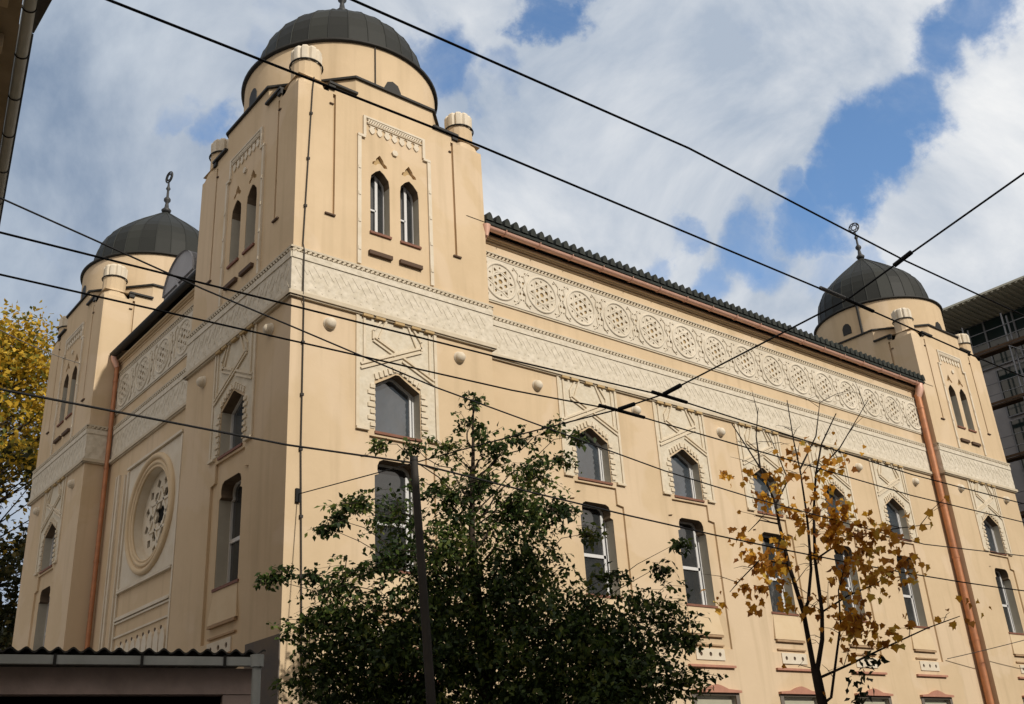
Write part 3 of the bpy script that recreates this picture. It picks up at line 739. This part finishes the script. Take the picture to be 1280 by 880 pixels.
# ------------------------------------------------------------------ office block and scaffold beyond the far tower
of = empty('office_block', (46, 10, 0), 'dark glazed office block with a wide grey ribbed roof overhang behind the far tower', 'building')
off = (46, 10, 0); fo = FW(41.0)
b = MB(); b.box(fo, -14, 30, 0, 23.05, -14, -.12); b.build('wall', 'offgrey', of, off)
b = MB(); b.box(lambda u, v, w: (w, u, v), -16, 32, 23.1, 23.2, 38.0, 56)
k = -16
while k < 32: b.box(lambda u, v, w: (w, u, v), k, k + .12, 23.04, 23.098, 38.05, 41.1); k += .3
b.build('roof', 'offsoffit', of, off)
for (y0, y1) in ((-13.2, -7.4), (-6.2, 2.45), (4.3, 9.0), (10.6, 15.4)):
    for k in range(8):
        if k == 0 and y0 == -6.2: y1 = 9.0
        elif y0 == -6.2: y1 = 2.9
        z0 = 23.0 - 2.75 * (k + 1) + .22; z1 = 23.0 - 2.75 * k
        b = MB(); b.box(fo, y0, y1, z0, z1, -.10, -.05); wv = b.build('window', 'offglass', of, off)
        nm = max(2, int((y1 - y0) / 1.45)); b = MB()
        for j in range(nm + 1): u = y1 - (y1 - y0) * j / nm; b.box(fo, u - .04, u + .04, z0, z1, -.048, .03)
        b.box(fo, y0, y1, z0 - .03, z0 + .03, -.048, .03)
        b.build('mullion', 'steel', wv, off)
b = MB(); b.box(fo, -14, 30, 21.3, 21.42, -.02, .12); b.build('cornice', 'steel', of, off)
sc = empty('scaffold', (39.4, 6, 0), 'steel tube scaffold with brown boards against the office block', 'scaffold')
off = (39.4, 6, 0)
for x in (38.9, 39.45):
    for y in (-5.2, -3.1, -1.0, 1.08, 3.1, 5.2, 7.3): MB().tube([(x, y, 0), (x, y, 22.2)], .05, 8).build('upright', 'steel', sc, off)
for k, z in enumerate((20.45, 17.75, 15.05, 12.35, 9.65, 6.95, 4.25)):
    MB().box(lambda u, v, w: (w, u, v), -5.4, 7.5, z, z + .07, 38.85, 39.4).build('scaffold_board', 'plankwood', sc, off)
    MB().box(lambda u, v, w: (w, u, v), -5.4, 7.5, z + .08, z + .2, 38.80, 38.84).build('toe_board', 'plankwood', sc, off)
    for dz in (.55, 1.1): MB().tube([(38.83, -5.4, z + dz), (38.83, 7.5, z + dz)], .022, 6).build('guard_rail', 'steel', sc, off)
    MB().tube([(38.83, -1.0, z - 1.6), (38.83, 1.1, z)], .025, 6).build('brace', 'steel', sc, off)

# ------------------------------------------------------------------ street block opposite (behind the viewer; it shades the street)
ob = empty('street_block', (0, -30, 0), 'grey rendered street block opposite the synagogue, behind the viewer', 'building')
off = (0, -30, 0); fb = FN(-23.5)
OBH = 15.4
b = MB(); b.box(fb, -45, 50, 0, OBH, -12, 0); b.build('wall', 'facade', ob, off)
b = MB(); b.box(fb, -45.3, 50.3, OBH, OBH + .35, -12.3, .5); b.build('roof', 'asbestos', ob, off)
for k in range(24):
    for z in (1.2, 4.7, 8.2, 11.6):
        b = MB(); b.box(fb, -43 + 3.9 * k, -41.7 + 3.9 * k, z, z + 2.0, .01, .04); b.build('window', 'glass', ob, off)

# ------------------------------------------------------------------ wires
def sagline(a, b_, sag, n=24): return [(a[0] + (b_[0] - a[0]) * t, a[1] + (b_[1] - a[1]) * t, a[2] + (b_[2] - a[2]) * t - sag * 4 * t * (1 - t)) for t in [i / n for i in range(n + 1)]]
def wire(name, pts, r_, label, cat, m='wire', sleeves=(), sm='wire', group=None):
    o = MB().tube(pts, r_, 6).build(name, m); tag(o, label, cat, group)
    for s0, s1, rr, smm in sleeves:
        MB().tube([s0, s1], rr, 8).build('sleeve', smm, o)
    return o
G1 = 'trolley wires over the street'
def tw(y, pts, *a, **k): return wire('trolley_wire', [(-45, y, pts[0][1])] + [(x, y, z) for x, z in pts] + [(60, y, pts[-1][1])], .0098, *a, group=G1, **k)
tw(-9.0, [(-7.43, 6.2), (-1.6, 6.3), (.27, 6.39), (7.46, 6.17)], 'trolley wire nearest the synagogue wall, crossing below the carved band', 'trolley wire', sleeves=[((-.1, -9.0, 6.395), (.75, -9.0, 6.38), .024, 'wire')])
tw(-9.81, [(-7.64, 6.16), (-2.52, 6.24), (.27, 6.33), (6.09, 6.13)], 'trolley wire running close along the lower edge of the carved band', 'trolley wire', sleeves=[((.05, -9.81, 6.335), (.7, -9.81, 6.32), .024, 'wire')])
tw(-12.6, [(-7.77, 6.41), (-4.84, 6.49), (.26, 6.5), (3.08, 6.46)], 'trolley wire passing in front of the front tower top and drum', 'trolley wire', sleeves=[((-.25, -12.6, 6.51), (.2, -12.6, 6.51), .022, 'greywire'), ((.22, -12.6, 6.505), (.75, -12.6, 6.495), .02, 'wire')])
tw(-13.32, [(-6.45, 6.58), (-3.11, 6.74), (.27, 6.67), (2.99, 6.72)], 'topmost trolley wire, crossing open sky above the long roof', 'trolley wire')
sp = wire('span_wire', [(.27, -.03, 7.55), (.27, -3.06, 7.17), (.27, -6.16, 6.79), (.27, -9.0, 6.41), (.27, -9.81, 6.35), (.27, -12.6, 6.52), (.27, -13.32, 6.69), (.27, -14.7, 6.99), (.27, -23.4, 9.3)], .0105,
     'span wire from the front tower bracket rising across the street over the trolley wires', 'span wire',
     sleeves=[((.27, -9.0, 6.41), (.27, -9.28, 6.39), .03, 'wire'), ((.27, -9.81, 6.35), (.27, -10.1, 6.37), .03, 'wire'), ((.27, -13.2, 6.66), (.27, -13.42, 6.72), .026, 'wire')])
MB().box(FS(0), .21, .31, 7.38, 7.66, 0, .06).build('wall_bracket', 'wire', sp)
wire('overhead_cable', [(-12, -6.9, 9.1), (-7.18, -7, 8.15), (-6.09, -7, 7.94), (-4.77, -7, 7.68), (-3.62, -7, 7.49), (-1.32, -7, 7.1), (.39, -7, 6.9), (3.34, -7, 6.56), (5.52, -7, 6.4), (11.26, -7, 6.13), (15.82, -7, 6.31), (40, -7, 7.4)], .011,
     'cable sloping down from the house gutter across the front tower and windows', 'cable')
wire('overhead_cable', [(-20, -6.7, 6.35), (-6.81, -6.69, 6.04), (-3.41, -6.69, 5.98), (-1.48, -6.69, 6.04)] + sagline((-1.48, -6.69, 6.04), (40, -6.69, 7.2), 1.0, 20)[1:], .0135,
     'lowest cable, tied to the top of the street pole in the leafy tree', 'cable')
wire('overhead_cable', sagline((-8.0, 1.0, 11.4), (.0, 15.0, 15.9), .3), .012, 'faint thin cable reaching the rear tower beside the yellow tree', 'cable', m='greywire')
wire('overhead_cable', sagline((24.9, .33, 5.2), (38, -6, 8.4), .25), .014, 'thin cable rising across the copper downpipe below the far windows', 'cable', m='thinwire')

# ------------------------------------------------------------------ pole
pl = MB(); pl.tube([(-1.33, -6.80, 0), (-1.36, -6.78, 2.87), (-1.485, -6.69, 6.08)], [.075, .062, .05], 12)
po = pl.build('street_pole', 'pole'); tag(po, 'slim dark steel pole standing in front of the leafy green tree', 'pole')
MB().tube([(-1.485, -6.69, 6.07), (-1.487, -6.69, 6.12)], .058, 12).build('pole_cap', 'flash', po)

# ------------------------------------------------------------------ trees
def leaves(name, P, size, m, parent, off, kind='oval', droop=.3):
    """one mesh of many small folded leaves"""
    P = np.asarray(P, float); k = len(P)
    if kind == 'oval': base = np.array([(0, 0, 0), (.33, .5, .08), (0, 1.15, -.05), (-.33, .5, .08)])
    else:
        a = [(0, 0), (.28, .02), (.5, .1), (.46, .34), (.66, .62), (.36, .70), (.22, .88), (0, 1.12), (-.22, .86), (-.38, .68), (-.62, .58), (-.44, .32), (-.52, .08), (-.26, .03)]
        base = np.array([(x, y, .45 * abs(x) - .25 * y * y) for x, y in a])
    nb = len(base)
    th = rng.uniform(0, 2 * np.pi, k); el = rng.normal(-droop, .55, k); ro = rng.normal(0, .9, k)
    d = np.stack([np.cos(th) * np.cos(el), np.sin(th) * np.cos(el), np.sin(el)], 1)
    up = np.tile([0, 0, 1.], (k, 1)); s = np.cross(d, up); s /= np.linalg.norm(s, axis=1)[:, None] + 1e-9
    t = np.cross(s, d)
    s2 = s * np.cos(ro)[:, None] + t * np.sin(ro)[:, None]; t2 = np.cross(s2, d)
    sz = size * rng.uniform(.6, 1.35, k)
    V = P[:, None, :] + sz[:, None, None] * (base[None, :, 0:1] * s2[:, None, :] + base[None, :, 1:2] * d[:, None, :] + base[None, :, 2:3] * t2[:, None, :])
    V = V.reshape(-1, 3) - np.array(off)
    me = bpy.data.meshes.new(name); n = k * nb
    me.vertices.add(n); me.vertices.foreach_set('co', V.ravel().astype(np.float32))
    me.loops.add(n); me.loops.foreach_set('vertex_index', np.arange(n, dtype=np.int32))
    me.polygons.add(k); me.polygons.foreach_set('loop_start', np.arange(0, n, nb, dtype=np.int32))
    me.update(calc_edges=True); me.validate(); me.materials.append(M[m])
    o = bpy.data.objects.new(name, me); C.objects.link(o); o.parent = parent
    return o

def curve_pts(a, b_, n, jit):
    a, b_ = Vector(a), Vector(b_); pts = []
    for i in range(n + 1):
        t = i / n; p = a.lerp(b_, t)
        p.z += .25 * (b_ - a).length * (t * (1 - t))
        if 0 < i < n: p += Vector((random.gauss(0, jit), random.gauss(0, jit), random.gauss(0, jit)))
        pts.append(p)
    return pts

# leafy green tree beside the near tower
GC = [[.75,-5.23,7.91,.18],[.67,-5.16,7.49,.26],[.39,-4.95,7.08,.29],[.91,-5.36,7.05,.34],[1.32,-5.7,7.15,.23],[1.73,-6.06,7.32,.18],[2.01,-6.33,7.15,.13],[.79,-5.26,6.51,.52],[-.04,-4.65,7.1,.21],[-.47,-4.36,7.18,.16],[1.4,-5.76,6.59,.39],[1.8,-6.12,6.76,.18],[.37,-4.94,6.26,.59],[-.27,-4.49,6.03,.46],[-.8,-4.15,6.18,.33],[-1.07,-3.99,5.92,.21],[-1.24,-3.9,5.8,.13],[1.17,-5.57,5.94,.65],[1.65,-6.0,5.95,.34],[2.0,-6.34,5.5,.2],[.34,-4.92,5.35,.91],[1.12,-5.55,5.0,.72],[-.49,-4.35,5.14,.52],[-1.01,-4.03,4.91,.46],[-1.44,-3.79,5.05,.18],[-1.76,-3.61,5.11,.16],[-1.97,-3.51,5.0,.13],[-1.32,-3.85,4.32,.46],[-.8,-4.15,4.18,.78],[.11,-4.75,4.13,1.04],[1.08,-5.5,4.06,1.04],[1.9,-6.22,4.1,.62],[2.23,-6.54,4.81,.26],[2.53,-6.86,4.28,.52],[2.75,-7.09,4.87,.18],[2.98,-7.35,5.22,.1],[2.75,-7.1,3.9,.46],[2.31,-6.62,3.48,.78],[-1.11,-3.97,3.49,.65],[-.11,-4.6,3.21,1.04],[1.04,-5.46,3.13,1.17],[1.94,-6.26,3.17,.91],[2.78,-7.12,3.2,.33],[2.94,-7.31,3.76,.13]]
gt_off = (.8, -5.3, 0)
gt = empty('green_tree', gt_off, 'leafy dark green tree with drooping twigs in front of the front tower', 'tree')
tb = MB(); base = Vector(gt_off)
trunk = [base, base + Vector((.03, .02, 1.2)), base + Vector((-.02, .05, 2.6)), base + Vector((-.1, .1, 4.2)), base + Vector((-.15, .15, 5.6)), base + Vector((-.08, .1, 7.0)), base + Vector((-.05, .07, 7.95))]
tb.tube(trunk, [.17, .14, .12, .085, .055, .03, .008], 10)
LP = []; DP = []
for (x, y, z, r_) in GC:
    # depth jitter so the crown fills a volume of its own
    c = Vector((x, y, z)); 
    zi = max(1.2, min(7.6, z - .35 - .55 * math.hypot(x - .8, y + 5.3)))
    k = max(i for i in range(len(trunk)) if trunk[i].z <= zi) if zi > 0 else 0
    k = min(k, len(trunk) - 2); t = (zi - trunk[k].z) / (trunk[k + 1].z - trunk[k].z); st = trunk[k].lerp(trunk[k + 1], t)
    pts = curve_pts(st, c, 5, .05)
    th_ = .012 + .022 * min(r_, 1)
    tb.tube(pts, [th_ * (1 - .75 * i / 5) for i in range(6)], 6)
    ntw = int(9 + 60 * r_ ** 1.3)
    for _ in range(ntw):
        a = Vector((random.gauss(0, 1), random.gauss(0, 1), random.gauss(0, .8))); a.normalize()
        rr = r_ * random.uniform(.2, 1.08)
        depth = 1.0
        e = c + Vector((a.x * rr, a.y * rr * depth, a.z * rr))
        s_ = c + (e - c) * random.uniform(.0, .45)
        tl = random.uniform(.18, .5) if r_ > .3 else random.uniform(.1, .25)
        out = Vector((e.x - base.x + random.gauss(0, .6), e.y - base.y + random.gauss(0, .6), random.uniform(-.5, .7))).normalized()
        e2 = e + out * tl
        pt = [s_, e, e2 - Vector((0, 0, tl * .25))]
        tb.tube(pt, [.006, .004, .002], 4, False)
        nl = random.randint(9, 17) if r_ > .3 else random.randint(5, 9)
        for i in range(nl):
            t = i / nl
            q_ = e.lerp(pt[2], t * 1.05) if t > .3 or random.random() < .5 else s_.lerp(e, random.random())
            LP.append((q_.x + random.gauss(0, .035), q_.y + random.gauss(0, .035), q_.z + random.gauss(0, .035)))
tb.build('trunk', 'bark', gt, gt_off)
# dense lower heart of the crown: drooping sprays
def spray(c, n=15, ln=.34, sp=.045):
    d = Vector((c[0] - base.x + random.gauss(0, .5), c[1] - base.y + random.gauss(0, .5), random.uniform(-.9, .25))).normalized()
    for i in range(n):
        t = random.random(); p = Vector(c) + d * (ln * t) - Vector((0, 0, .12 * t * t))
        DP.append((p.x + random.gauss(0, sp), p.y + random.gauss(0, sp), p.z + random.gauss(0, sp)))
for x, y, z, r_ in [(g[0], g[1], g[2], g[3]) for g in GC if g[3] > .6]:
    for _ in range(int(190 * r_ ** 2)):
        d = Vector((random.gauss(0, 1), random.gauss(0, 1), random.gauss(0, 1))).normalized() * (r_ * random.uniform(.1, 1.0) ** .6)
        spray((x + d.x, y + d.y, z + d.z))
# far and near sides of the crown so it is as deep as it is wide
side = Vector((.55, .83, 0))
for k_ in range(900):
    a_ = random.uniform(-1, 1); z = random.uniform(1.7, 4.9 - .7 * abs(a_))
    w_ = random.gauss(0, .95)
    spray((.85 + a_ * 1.46 + side.x * w_, -5.35 - a_ * 1.22 + side.y * w_, z))
leaves('crown', LP, .088, 'leafgreen', gt, gt_off, 'oval', .45)
leaves('lower_crown', DP, .08, 'leafgreen', gt, gt_off, 'oval', .5)
print('green leaves', len(LP), len(DP))

# golden sapling (maple) in front of the long wall
SB = {'main': [(7.79, -6.24, 0), (7.8, -6.24, 1.5), (7.78, -6.22, 2.98), (7.77, -6.21, 3.43), (7.77, -6.2, 3.62)],
'L': [[7.76, -6.18, 3.48], [7.75, -6.17, 4.65], [7.68, -6.07, 5.58], [7.65, -6.03, 6.38], [7.65, -6.03, 6.78], [7.54, -5.88, 7.56], [7.29, -5.54, 8.57]],
'R': [[7.78, -6.22, 3.55], [7.89, -6.38, 4.11], [7.94, -6.45, 4.61], [7.96, -6.49, 5.61], [8.04, -6.6, 6.53], [8.13, -6.75, 7.29], [8.25, -6.93, 7.88], [8.45, -7.26, 8.46]],
'M': [[7.75, -6.17, 4.65], [7.81, -6.27, 4.82], [7.91, -6.4, 5.44], [7.95, -6.47, 6.23], [7.96, -6.49, 6.63], [7.97, -6.51, 7.42], [7.96, -6.49, 8.04], [7.97, -6.5, 8.91]],
'S': [[7.78, -6.22, 2.98], [7.88, -6.36, 3.08], [8.1, -6.7, 4.37], [8.14, -6.76, 4.98], [8.3, -7.02, 5.67]],
'B': [[7.78, -6.22, 3.43], [8.12, -6.73, 3.63], [8.42, -7.21, 3.83], [8.87, -7.99, 4.13], [9.14, -8.5, 4.27]],
'B2': [[7.96, -6.48, 5.6], [8.33, -7.06, 5.95], [8.71, -7.7, 6.0], [9.09, -8.4, 5.99]],
'B3': [[7.68, -6.07, 5.58], [7.37, -5.64, 5.72], [7.11, -5.29, 5.37], [6.97, -5.11, 5.16]],
'B4': [[8.13, -6.75, 7.29], [8.42, -7.21, 7.74], [8.78, -7.83, 8.63]],
'B5': [[7.54, -5.88, 7.56], [7.55, -5.9, 8.24], [7.63, -6.01, 8.84]],
'B6': [[7.93, -6.45, 4.61], [8.22, -6.89, 4.86], [8.5, -7.35, 5.02], [8.78, -7.84, 5.32]],
'B7': [[7.65, -6.03, 6.38], [7.44, -5.74, 6.5], [7.28, -5.53, 6.29]],
'B8': [[7.97, -6.51, 7.42], [8.21, -6.86, 8.06], [8.32, -7.04, 8.8]],
'B9': [[7.65, -6.03, 6.78], [7.83, -6.29, 7.24], [7.7, -6.1, 8.29]]}
RAD = {'main': [.13, .12, .11, .105, .095], 'L': .06, 'R': .055, 'M': .04, 'S': .035, 'B': .028}
mp_off = (7.79, -6.24, 0)
mp = empty('maple_sapling', mp_off, 'thin young maple with sparse golden leaves and dark bare stems before the long wall', 'tree')
tb = MB(); GP = []; ends = []
for k, pts in SB.items():
    rr = RAD.get(k, .02); n = len(pts); rr = [q * .85 for q in rr] if isinstance(rr, list) else rr * .78
    if not isinstance(rr, list): rr = [rr * (1 - .85 * i / (n - 1)) + .004 for i in range(n)]
    tb.tube(pts, rr, 8)
    if k == 'main': continue
    for i in range(n - 1):
        a, c = Vector(pts[i]), Vector(pts[i + 1])
        for _ in range(max(1, int((c - a).length * 2.6))):
            s_ = a.lerp(c, random.random())
            d = Vector((random.gauss(0, 1), random.gauss(0, 1), random.uniform(.0, 1.1))).normalized() * random.uniform(.25, .8)
            e = s_ + d; tb.tube([s_, s_ + d * .5 + Vector((0, 0, .04)), e], [.008, .006, .003], 4, False); ends.append(e)
            d2 = Vector((random.gauss(0, 1), random.gauss(0, 1), random.uniform(-.3, .8))).normalized() * .25
            tb.tube([s_ + d * .5, s_ + d * .5 + d2], [.005, .002], 4, False)
tb.build('trunk', 'darkbark', mp, mp_off)
LC = [[8.22,-6.89,5.69],[8.15,-6.78,6.18],[7.49,-5.81,5.07],[7.44,-5.74,5.47],[7.89,-6.39,6.56],[8.12,-6.73,7.16],[8.31,-7.02,4.17],[8.17,-6.81,4.35],[8.55,-7.43,5.15],[8.75,-7.78,5.33],[8.55,-7.43,4.05],[8.46,-7.28,6.1],[7.58,-5.93,6.97],[7.47,-5.78,7.32],[7.32,-5.58,6.2],[8.07,-6.66,4.96],[7.83,-6.29,7.24],[7.8,-6.25,4.71],[8.35,-7.09,4.98],[8.28,-6.99,6.31],[8.29,-6.99,5.52],[8.54,-7.41,5.77],[8.1,-6.7,6.51],[7.48,-5.79,5.86],[7.09,-5.28,5.22],[8.92,-8.08,5.97],[9.02,-8.28,6.01],[9.07,-8.37,4.22],[8.33,-7.06,4.02],[8.34,-7.08,7.76],[8.02,-6.57,7.86],[7.8,-6.25,7.92]]
for i, c in enumerate(LC):
    k = (30, 26, 20, 20, 16, 14, 20, 20, 18, 10, 9, 16, 10, 10, 10, 12, 12, 8, 14, 22, 22, 12, 16, 18, 12, 6, 4, 5, 10, 4, 4, 3)[i]
    for j in range(4):
        e = Vector((c[0] + random.gauss(0, .16), c[1] + random.gauss(0, .34), c[2] + random.gauss(0, .2)))
        for _ in range(max(2, int(k * .66))): GP.append((e.x + random.gauss(0, .09), e.y + random.gauss(0, .11), e.z + random.gauss(0, .10)))
for e in ends:
    if e.z < 7.6 and random.random() < .6: GP.append(tuple(e))
leaves('crown', GP, .11, 'leafgold', mp, mp_off, 'maple', .75)
DL = []
for c in [[8.33, -7.07, 3.71], [8.26, -6.96, 3.61], [8.22, -6.88, 3.45], [8.18, -6.82, 3.27], [8.12, -6.73, 3.1], [8.10, -6.70, 2.9]]:
    for _ in range(13): DL.append((c[0] + random.gauss(0, .09), c[1] + random.gauss(0, .12), c[2] + random.gauss(0, .06)))
leaves('lower_crown', DL, .13, 'leafdark', mp, mp_off, 'oval', .6)

# tall yellowing tree behind the rear tower
yt_off = (.3, 29.0, 0)
yt = empty('autumn_tree', yt_off, 'tall tree with yellow upper leaves and dark lower crown behind the rear tower', 'tree')
tb = MB(); b0 = Vector(yt_off)
tb.tube([b0, b0 + Vector((.1, 0, 6)), b0 + Vector((-.1, .2, 13)), b0 + Vector((.2, 0, 21))], [.4, .33, .2, .04], 10)
YP = []; OP = []
for k in range(330):
    z = random.uniform(5, 23.0); w_ = 4.6 * math.sin(min(1, (24.5 - z) / 9) * math.pi / 2) ** .8
    an = random.uniform(0, 2 * math.pi); rr = w_ * random.uniform(.35, 1.0)
    c = b0 + Vector((rr * math.cos(an), rr * math.sin(an), z))
    tb.tube([b0 + Vector((0, 0, max(3, z - rr * .8))), c], [.05, .01], 5, False)
    cl = .45 + random.random() * .7
    n = int(150 * cl)
    for _ in range(n):
        p = (c.x + random.gauss(0, cl * .62), c.y + random.gauss(0, cl * .62), c.z + random.gauss(0, cl * .5))
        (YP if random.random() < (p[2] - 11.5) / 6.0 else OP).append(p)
tb.build('trunk', 'bark', yt, yt_off)
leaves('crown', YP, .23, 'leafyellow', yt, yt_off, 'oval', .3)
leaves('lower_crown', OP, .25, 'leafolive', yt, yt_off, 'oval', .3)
print('yellow leaves', len(YP), len(OP))

# ------------------------------------------------------------------ camera
cam = bpy.data.cameras.new('camera'); co_ = bpy.data.objects.new('camera', cam); C.objects.link(co_)
co_.location = (-9.1202, -17.8215, 1.7); co_.rotation_euler = (1.98684414, .058919025, -.682862558)
cam.sensor_width = 36; cam.lens = 1268.369 * 36 / 1280; cam.clip_end = 3000; cam.clip_start = .05
scene.camera = co_

# ------------------------------------------------------------------ light and sky
ELEV, AZ = R(31.5), R(2.0)
sd = Vector((math.sin(AZ) * math.cos(ELEV), -math.cos(AZ) * math.cos(ELEV), math.sin(ELEV)))
sl_ = bpy.data.lights.new('sun', 'SUN'); sl_.energy = 3.35; sl_.angle = R(.5); sl_.color = (1, .93, .82)
so = bpy.data.objects.new('sun', sl_); C.objects.link(so); so.rotation_euler = (-sd).to_track_quat('-Z', 'Y').to_euler()
w = bpy.data.worlds.new('World'); scene.world = w; w.use_nodes = True
nt = w.node_tree; N = nt.nodes; L = nt.links; N.clear()
out = N.new('ShaderNodeOutputWorld'); bg = N.new('ShaderNodeBackground'); L.new(bg.outputs[0], out.inputs[0])
sky = N.new('ShaderNodeTexSky'); sky.sky_type = 'NISHITA'; sky.sun_disc = False; sky.sun_elevation = ELEV; sky.sun_rotation = math.pi - AZ
sky.air_density = 1.0; sky.dust_density = .6; sky.ozone_density = 1.6
tcd = N.new('ShaderNodeTexCoord'); D = tcd.outputs['Generated']
def noise(vec, sc_, det=6, ro=.55, dist=0.):
    n = N.new('ShaderNodeTexNoise'); n.inputs['Scale'].default_value = sc_; n.inputs['Detail'].default_value = det
    n.inputs['Roughness'].default_value = ro; n.inputs['Distortion'].default_value = dist; L.new(vec, n.inputs['Vector']); return n
def vm(op, a, b_):
    m = N.new('ShaderNodeVectorMath'); m.operation = op
    for i, x in enumerate((a, b_)):
        if isinstance(x, (tuple, list)): m.inputs[i].default_value = x
        else: L.new(x, m.inputs[i])
    return m
def ma(op, a, b_=None, cl=False):
    m = N.new('ShaderNodeMath'); m.operation = op; m.use_clamp = cl
    for i, x in enumerate((a, b_)):
        if x is None: continue
        if isinstance(x, (int, float)): m.inputs[i].default_value = x
        else: L.new(x, m.inputs[i])
    return m.outputs[0]
wn = noise(D, 4.2, 9, .62)
warp = vm('MULTIPLY', vm('SUBTRACT', wn.outputs['Color'], (.5, .5, .5)).outputs[0], (.22, .22, .22)).outputs[0]
wd_ = vm('ADD', D, warp).outputs[0]
#SKYHOLES
HOLES = [((0.5327, 0.5338, 0.6567), 0.0315, 0.9), ((0.5312, 0.5194, 0.6693), 0.027, 0.7), ((0.4682, 0.6123, 0.637), 0.045, 0.75), ((0.498, 0.6159, 0.6105), 0.027, 0.5), ((0.7704, 0.2836, 0.571), 0.045, 0.95), ((0.7719, 0.2438, 0.5871), 0.045, 0.9), ((0.779, 0.3284, 0.5342), 0.0495, 0.95), ((0.7714, 0.3675, 0.5195), 0.0495, 0.95), ((0.7684, 0.4048, 0.4956), 0.045, 0.95), ((0.766, 0.4453, 0.4635), 0.045, 0.85), ((0.7326, 0.5055, 0.4557), 0.045, 0.7), ((0.7166, 0.5457, 0.4343), 0.036, 0.6), ((0.7441, 0.4503, 0.4936), 0.027, 0.7), ((0.2608, 0.7772, 0.5726), 0.027, 0.4), ((0.2997, 0.7907, 0.5338), 0.027, 0.35), ((0.2462, 0.8217, 0.514), 0.027, 0.35), ((0.7887, 0.454, 0.4145), 0.036, 0.5), ((0.7506, 0.4943, 0.4386), 0.036, 0.6), ((0.3267, 0.6636, 0.673), 0.027, 0.3), ((0.6372, 0.4197, 0.6464), 0.018, 0.2), ((0.6795, 0.5437, 0.4927), 0.03, 0.5), ((0.6541, 0.586, 0.4783), 0.025, 0.45), ((0.2948, 0.8179, 0.4941), 0.03, 0.45), ((0.3194, 0.6943, 0.6449), 0.03, 0.35), ((0.8002, 0.4142, 0.4337), 0.02, 0.5), ((0.5228, 0.5847, 0.6204), 0.03, 0.45), ((0.2022, 0.8635, 0.462), 0.03, 0.35), ((0.4539, 0.5908, 0.6671), 0.02, 0.4), ((0.2955, 0.7612, 0.5773), 0.028, 0.5)]
acc = None
for c, rad, amp in HOLES:
    dist = vm('DISTANCE', wd_, c).outputs['Value']
    mr = N.new('ShaderNodeMapRange'); mr.interpolation_type = 'SMOOTHSTEP'
    mr.inputs[1].default_value = rad * 1.25; mr.inputs[2].default_value = rad * .45; mr.inputs[3].default_value = 0; mr.inputs[4].default_value = amp
    L.new(dist, mr.inputs[0])
    acc = mr.outputs[0] if acc is None else ma('MAXIMUM', acc, mr.outputs[0])
fine = noise(D, 9, 10, .62, .4)
gap = ma('ADD', acc, ma('MULTIPLY', ma('MULTIPLY', ma('SUBTRACT', fine.outputs['Fac'], .5), 1.3), ma('MULTIPLY', acc, 2.5, True)), True)
# away from the listed openings: ordinary broken cloud
mr = N.new('ShaderNodeMapRange'); mr.interpolation_type = 'SMOOTHSTEP'; mr.inputs[1].default_value = .08; mr.inputs[2].default_value = 1.0; L.new(gap, mr.inputs[0])
cl = noise(D, 3.4, 9, .58, .5)
cr = N.new('ShaderNodeValToRGB'); cr.color_ramp.elements[0].position = .36; cr.color_ramp.elements[0].color = (2.9, 3.5, 4.5, 1)
cr.color_ramp.elements[1].position = .60; cr.color_ramp.elements[1].color = (6.1, 6.35, 6.8, 1)
L.new(cl.outputs['Fac'], cr.inputs[0])
hs_ = N.new('ShaderNodeHueSaturation'); hs_.inputs['Saturation'].default_value = 1.12; hs_.inputs['Value'].default_value = 2.0
L.new(sky.outputs[0], hs_.inputs['Color'])
mx = N.new('ShaderNodeMix'); mx.data_type = 'RGBA'; 
sx_ = N.new('ShaderNodeSeparateXYZ'); L.new(D, sx_.inputs[0])
wx = N.new('ShaderNodeMapRange'); wx.interpolation_type = 'SMOOTHSTEP'
wx.inputs[1].default_value = .05; wx.inputs[2].default_value = .62; wx.inputs[3].default_value = 0; wx.inputs[4].default_value = 1.0
L.new(sx_.outputs[0], wx.inputs[0])
tint = N.new('ShaderNodeMix'); tint.data_type = 'RGBA'; tint.inputs[6].default_value = (.74, .83, .92, 1); tint.inputs[7].default_value = (1.48, 1.43, 1.34, 1)
L.new(wx.outputs[0], tint.inputs[0])
fw = N.new('ShaderNodeVectorMath'); fw.operation = 'DOT_PRODUCT'; L.new(D, fw.inputs[0]); fw.inputs[1].default_value = (.35, .94, 0)
fr_ = N.new('ShaderNodeMapRange'); fr_.interpolation_type = 'SMOOTHSTEP'; fr_.inputs[1].default_value = .0; fr_.inputs[2].default_value = .4; L.new(fw.outputs['Value'], fr_.inputs[0])
tint2 = N.new('ShaderNodeMix'); tint2.data_type = 'RGBA'; tint2.inputs[6].default_value = (1.62, 1.36, 1.08, 1); L.new(tint.outputs[2], tint2.inputs[7]); L.new(fr_.outputs[0], tint2.inputs[0])  # clouds out of view made warm and bright to lift ambient light on the side facade
cs = vm('MULTIPLY', cr.outputs[0], (1, 1, 1)); L.new(tint2.outputs[2], cs.inputs[1])
L.new(mr.outputs[0], mx.inputs[0]); L.new(cs.outputs[0], mx.inputs[6]); L.new(hs_.outputs[0], mx.inputs[7])
L.new(mx.outputs[2], bg.inputs['Color']); bg.inputs['Strength'].default_value = .10

# ------------------------------------------------------------------ render settings
scene.render.engine = 'CYCLES'
scene.cycles.use_denoising = True
scene.cycles.max_bounces = 6; scene.cycles.diffuse_bounces = 4; scene.cycles.glossy_bounces = 3; scene.cycles.transparent_max_bounces = 4
scene.view_settings.view_transform = 'Standard'; scene.view_settings.look = 'None'
scene.view_settings.exposure = 0; scene.view_settings.gamma = 1; scene.view_settings.use_curve_mapping = False
scene.render.film_transparent = False
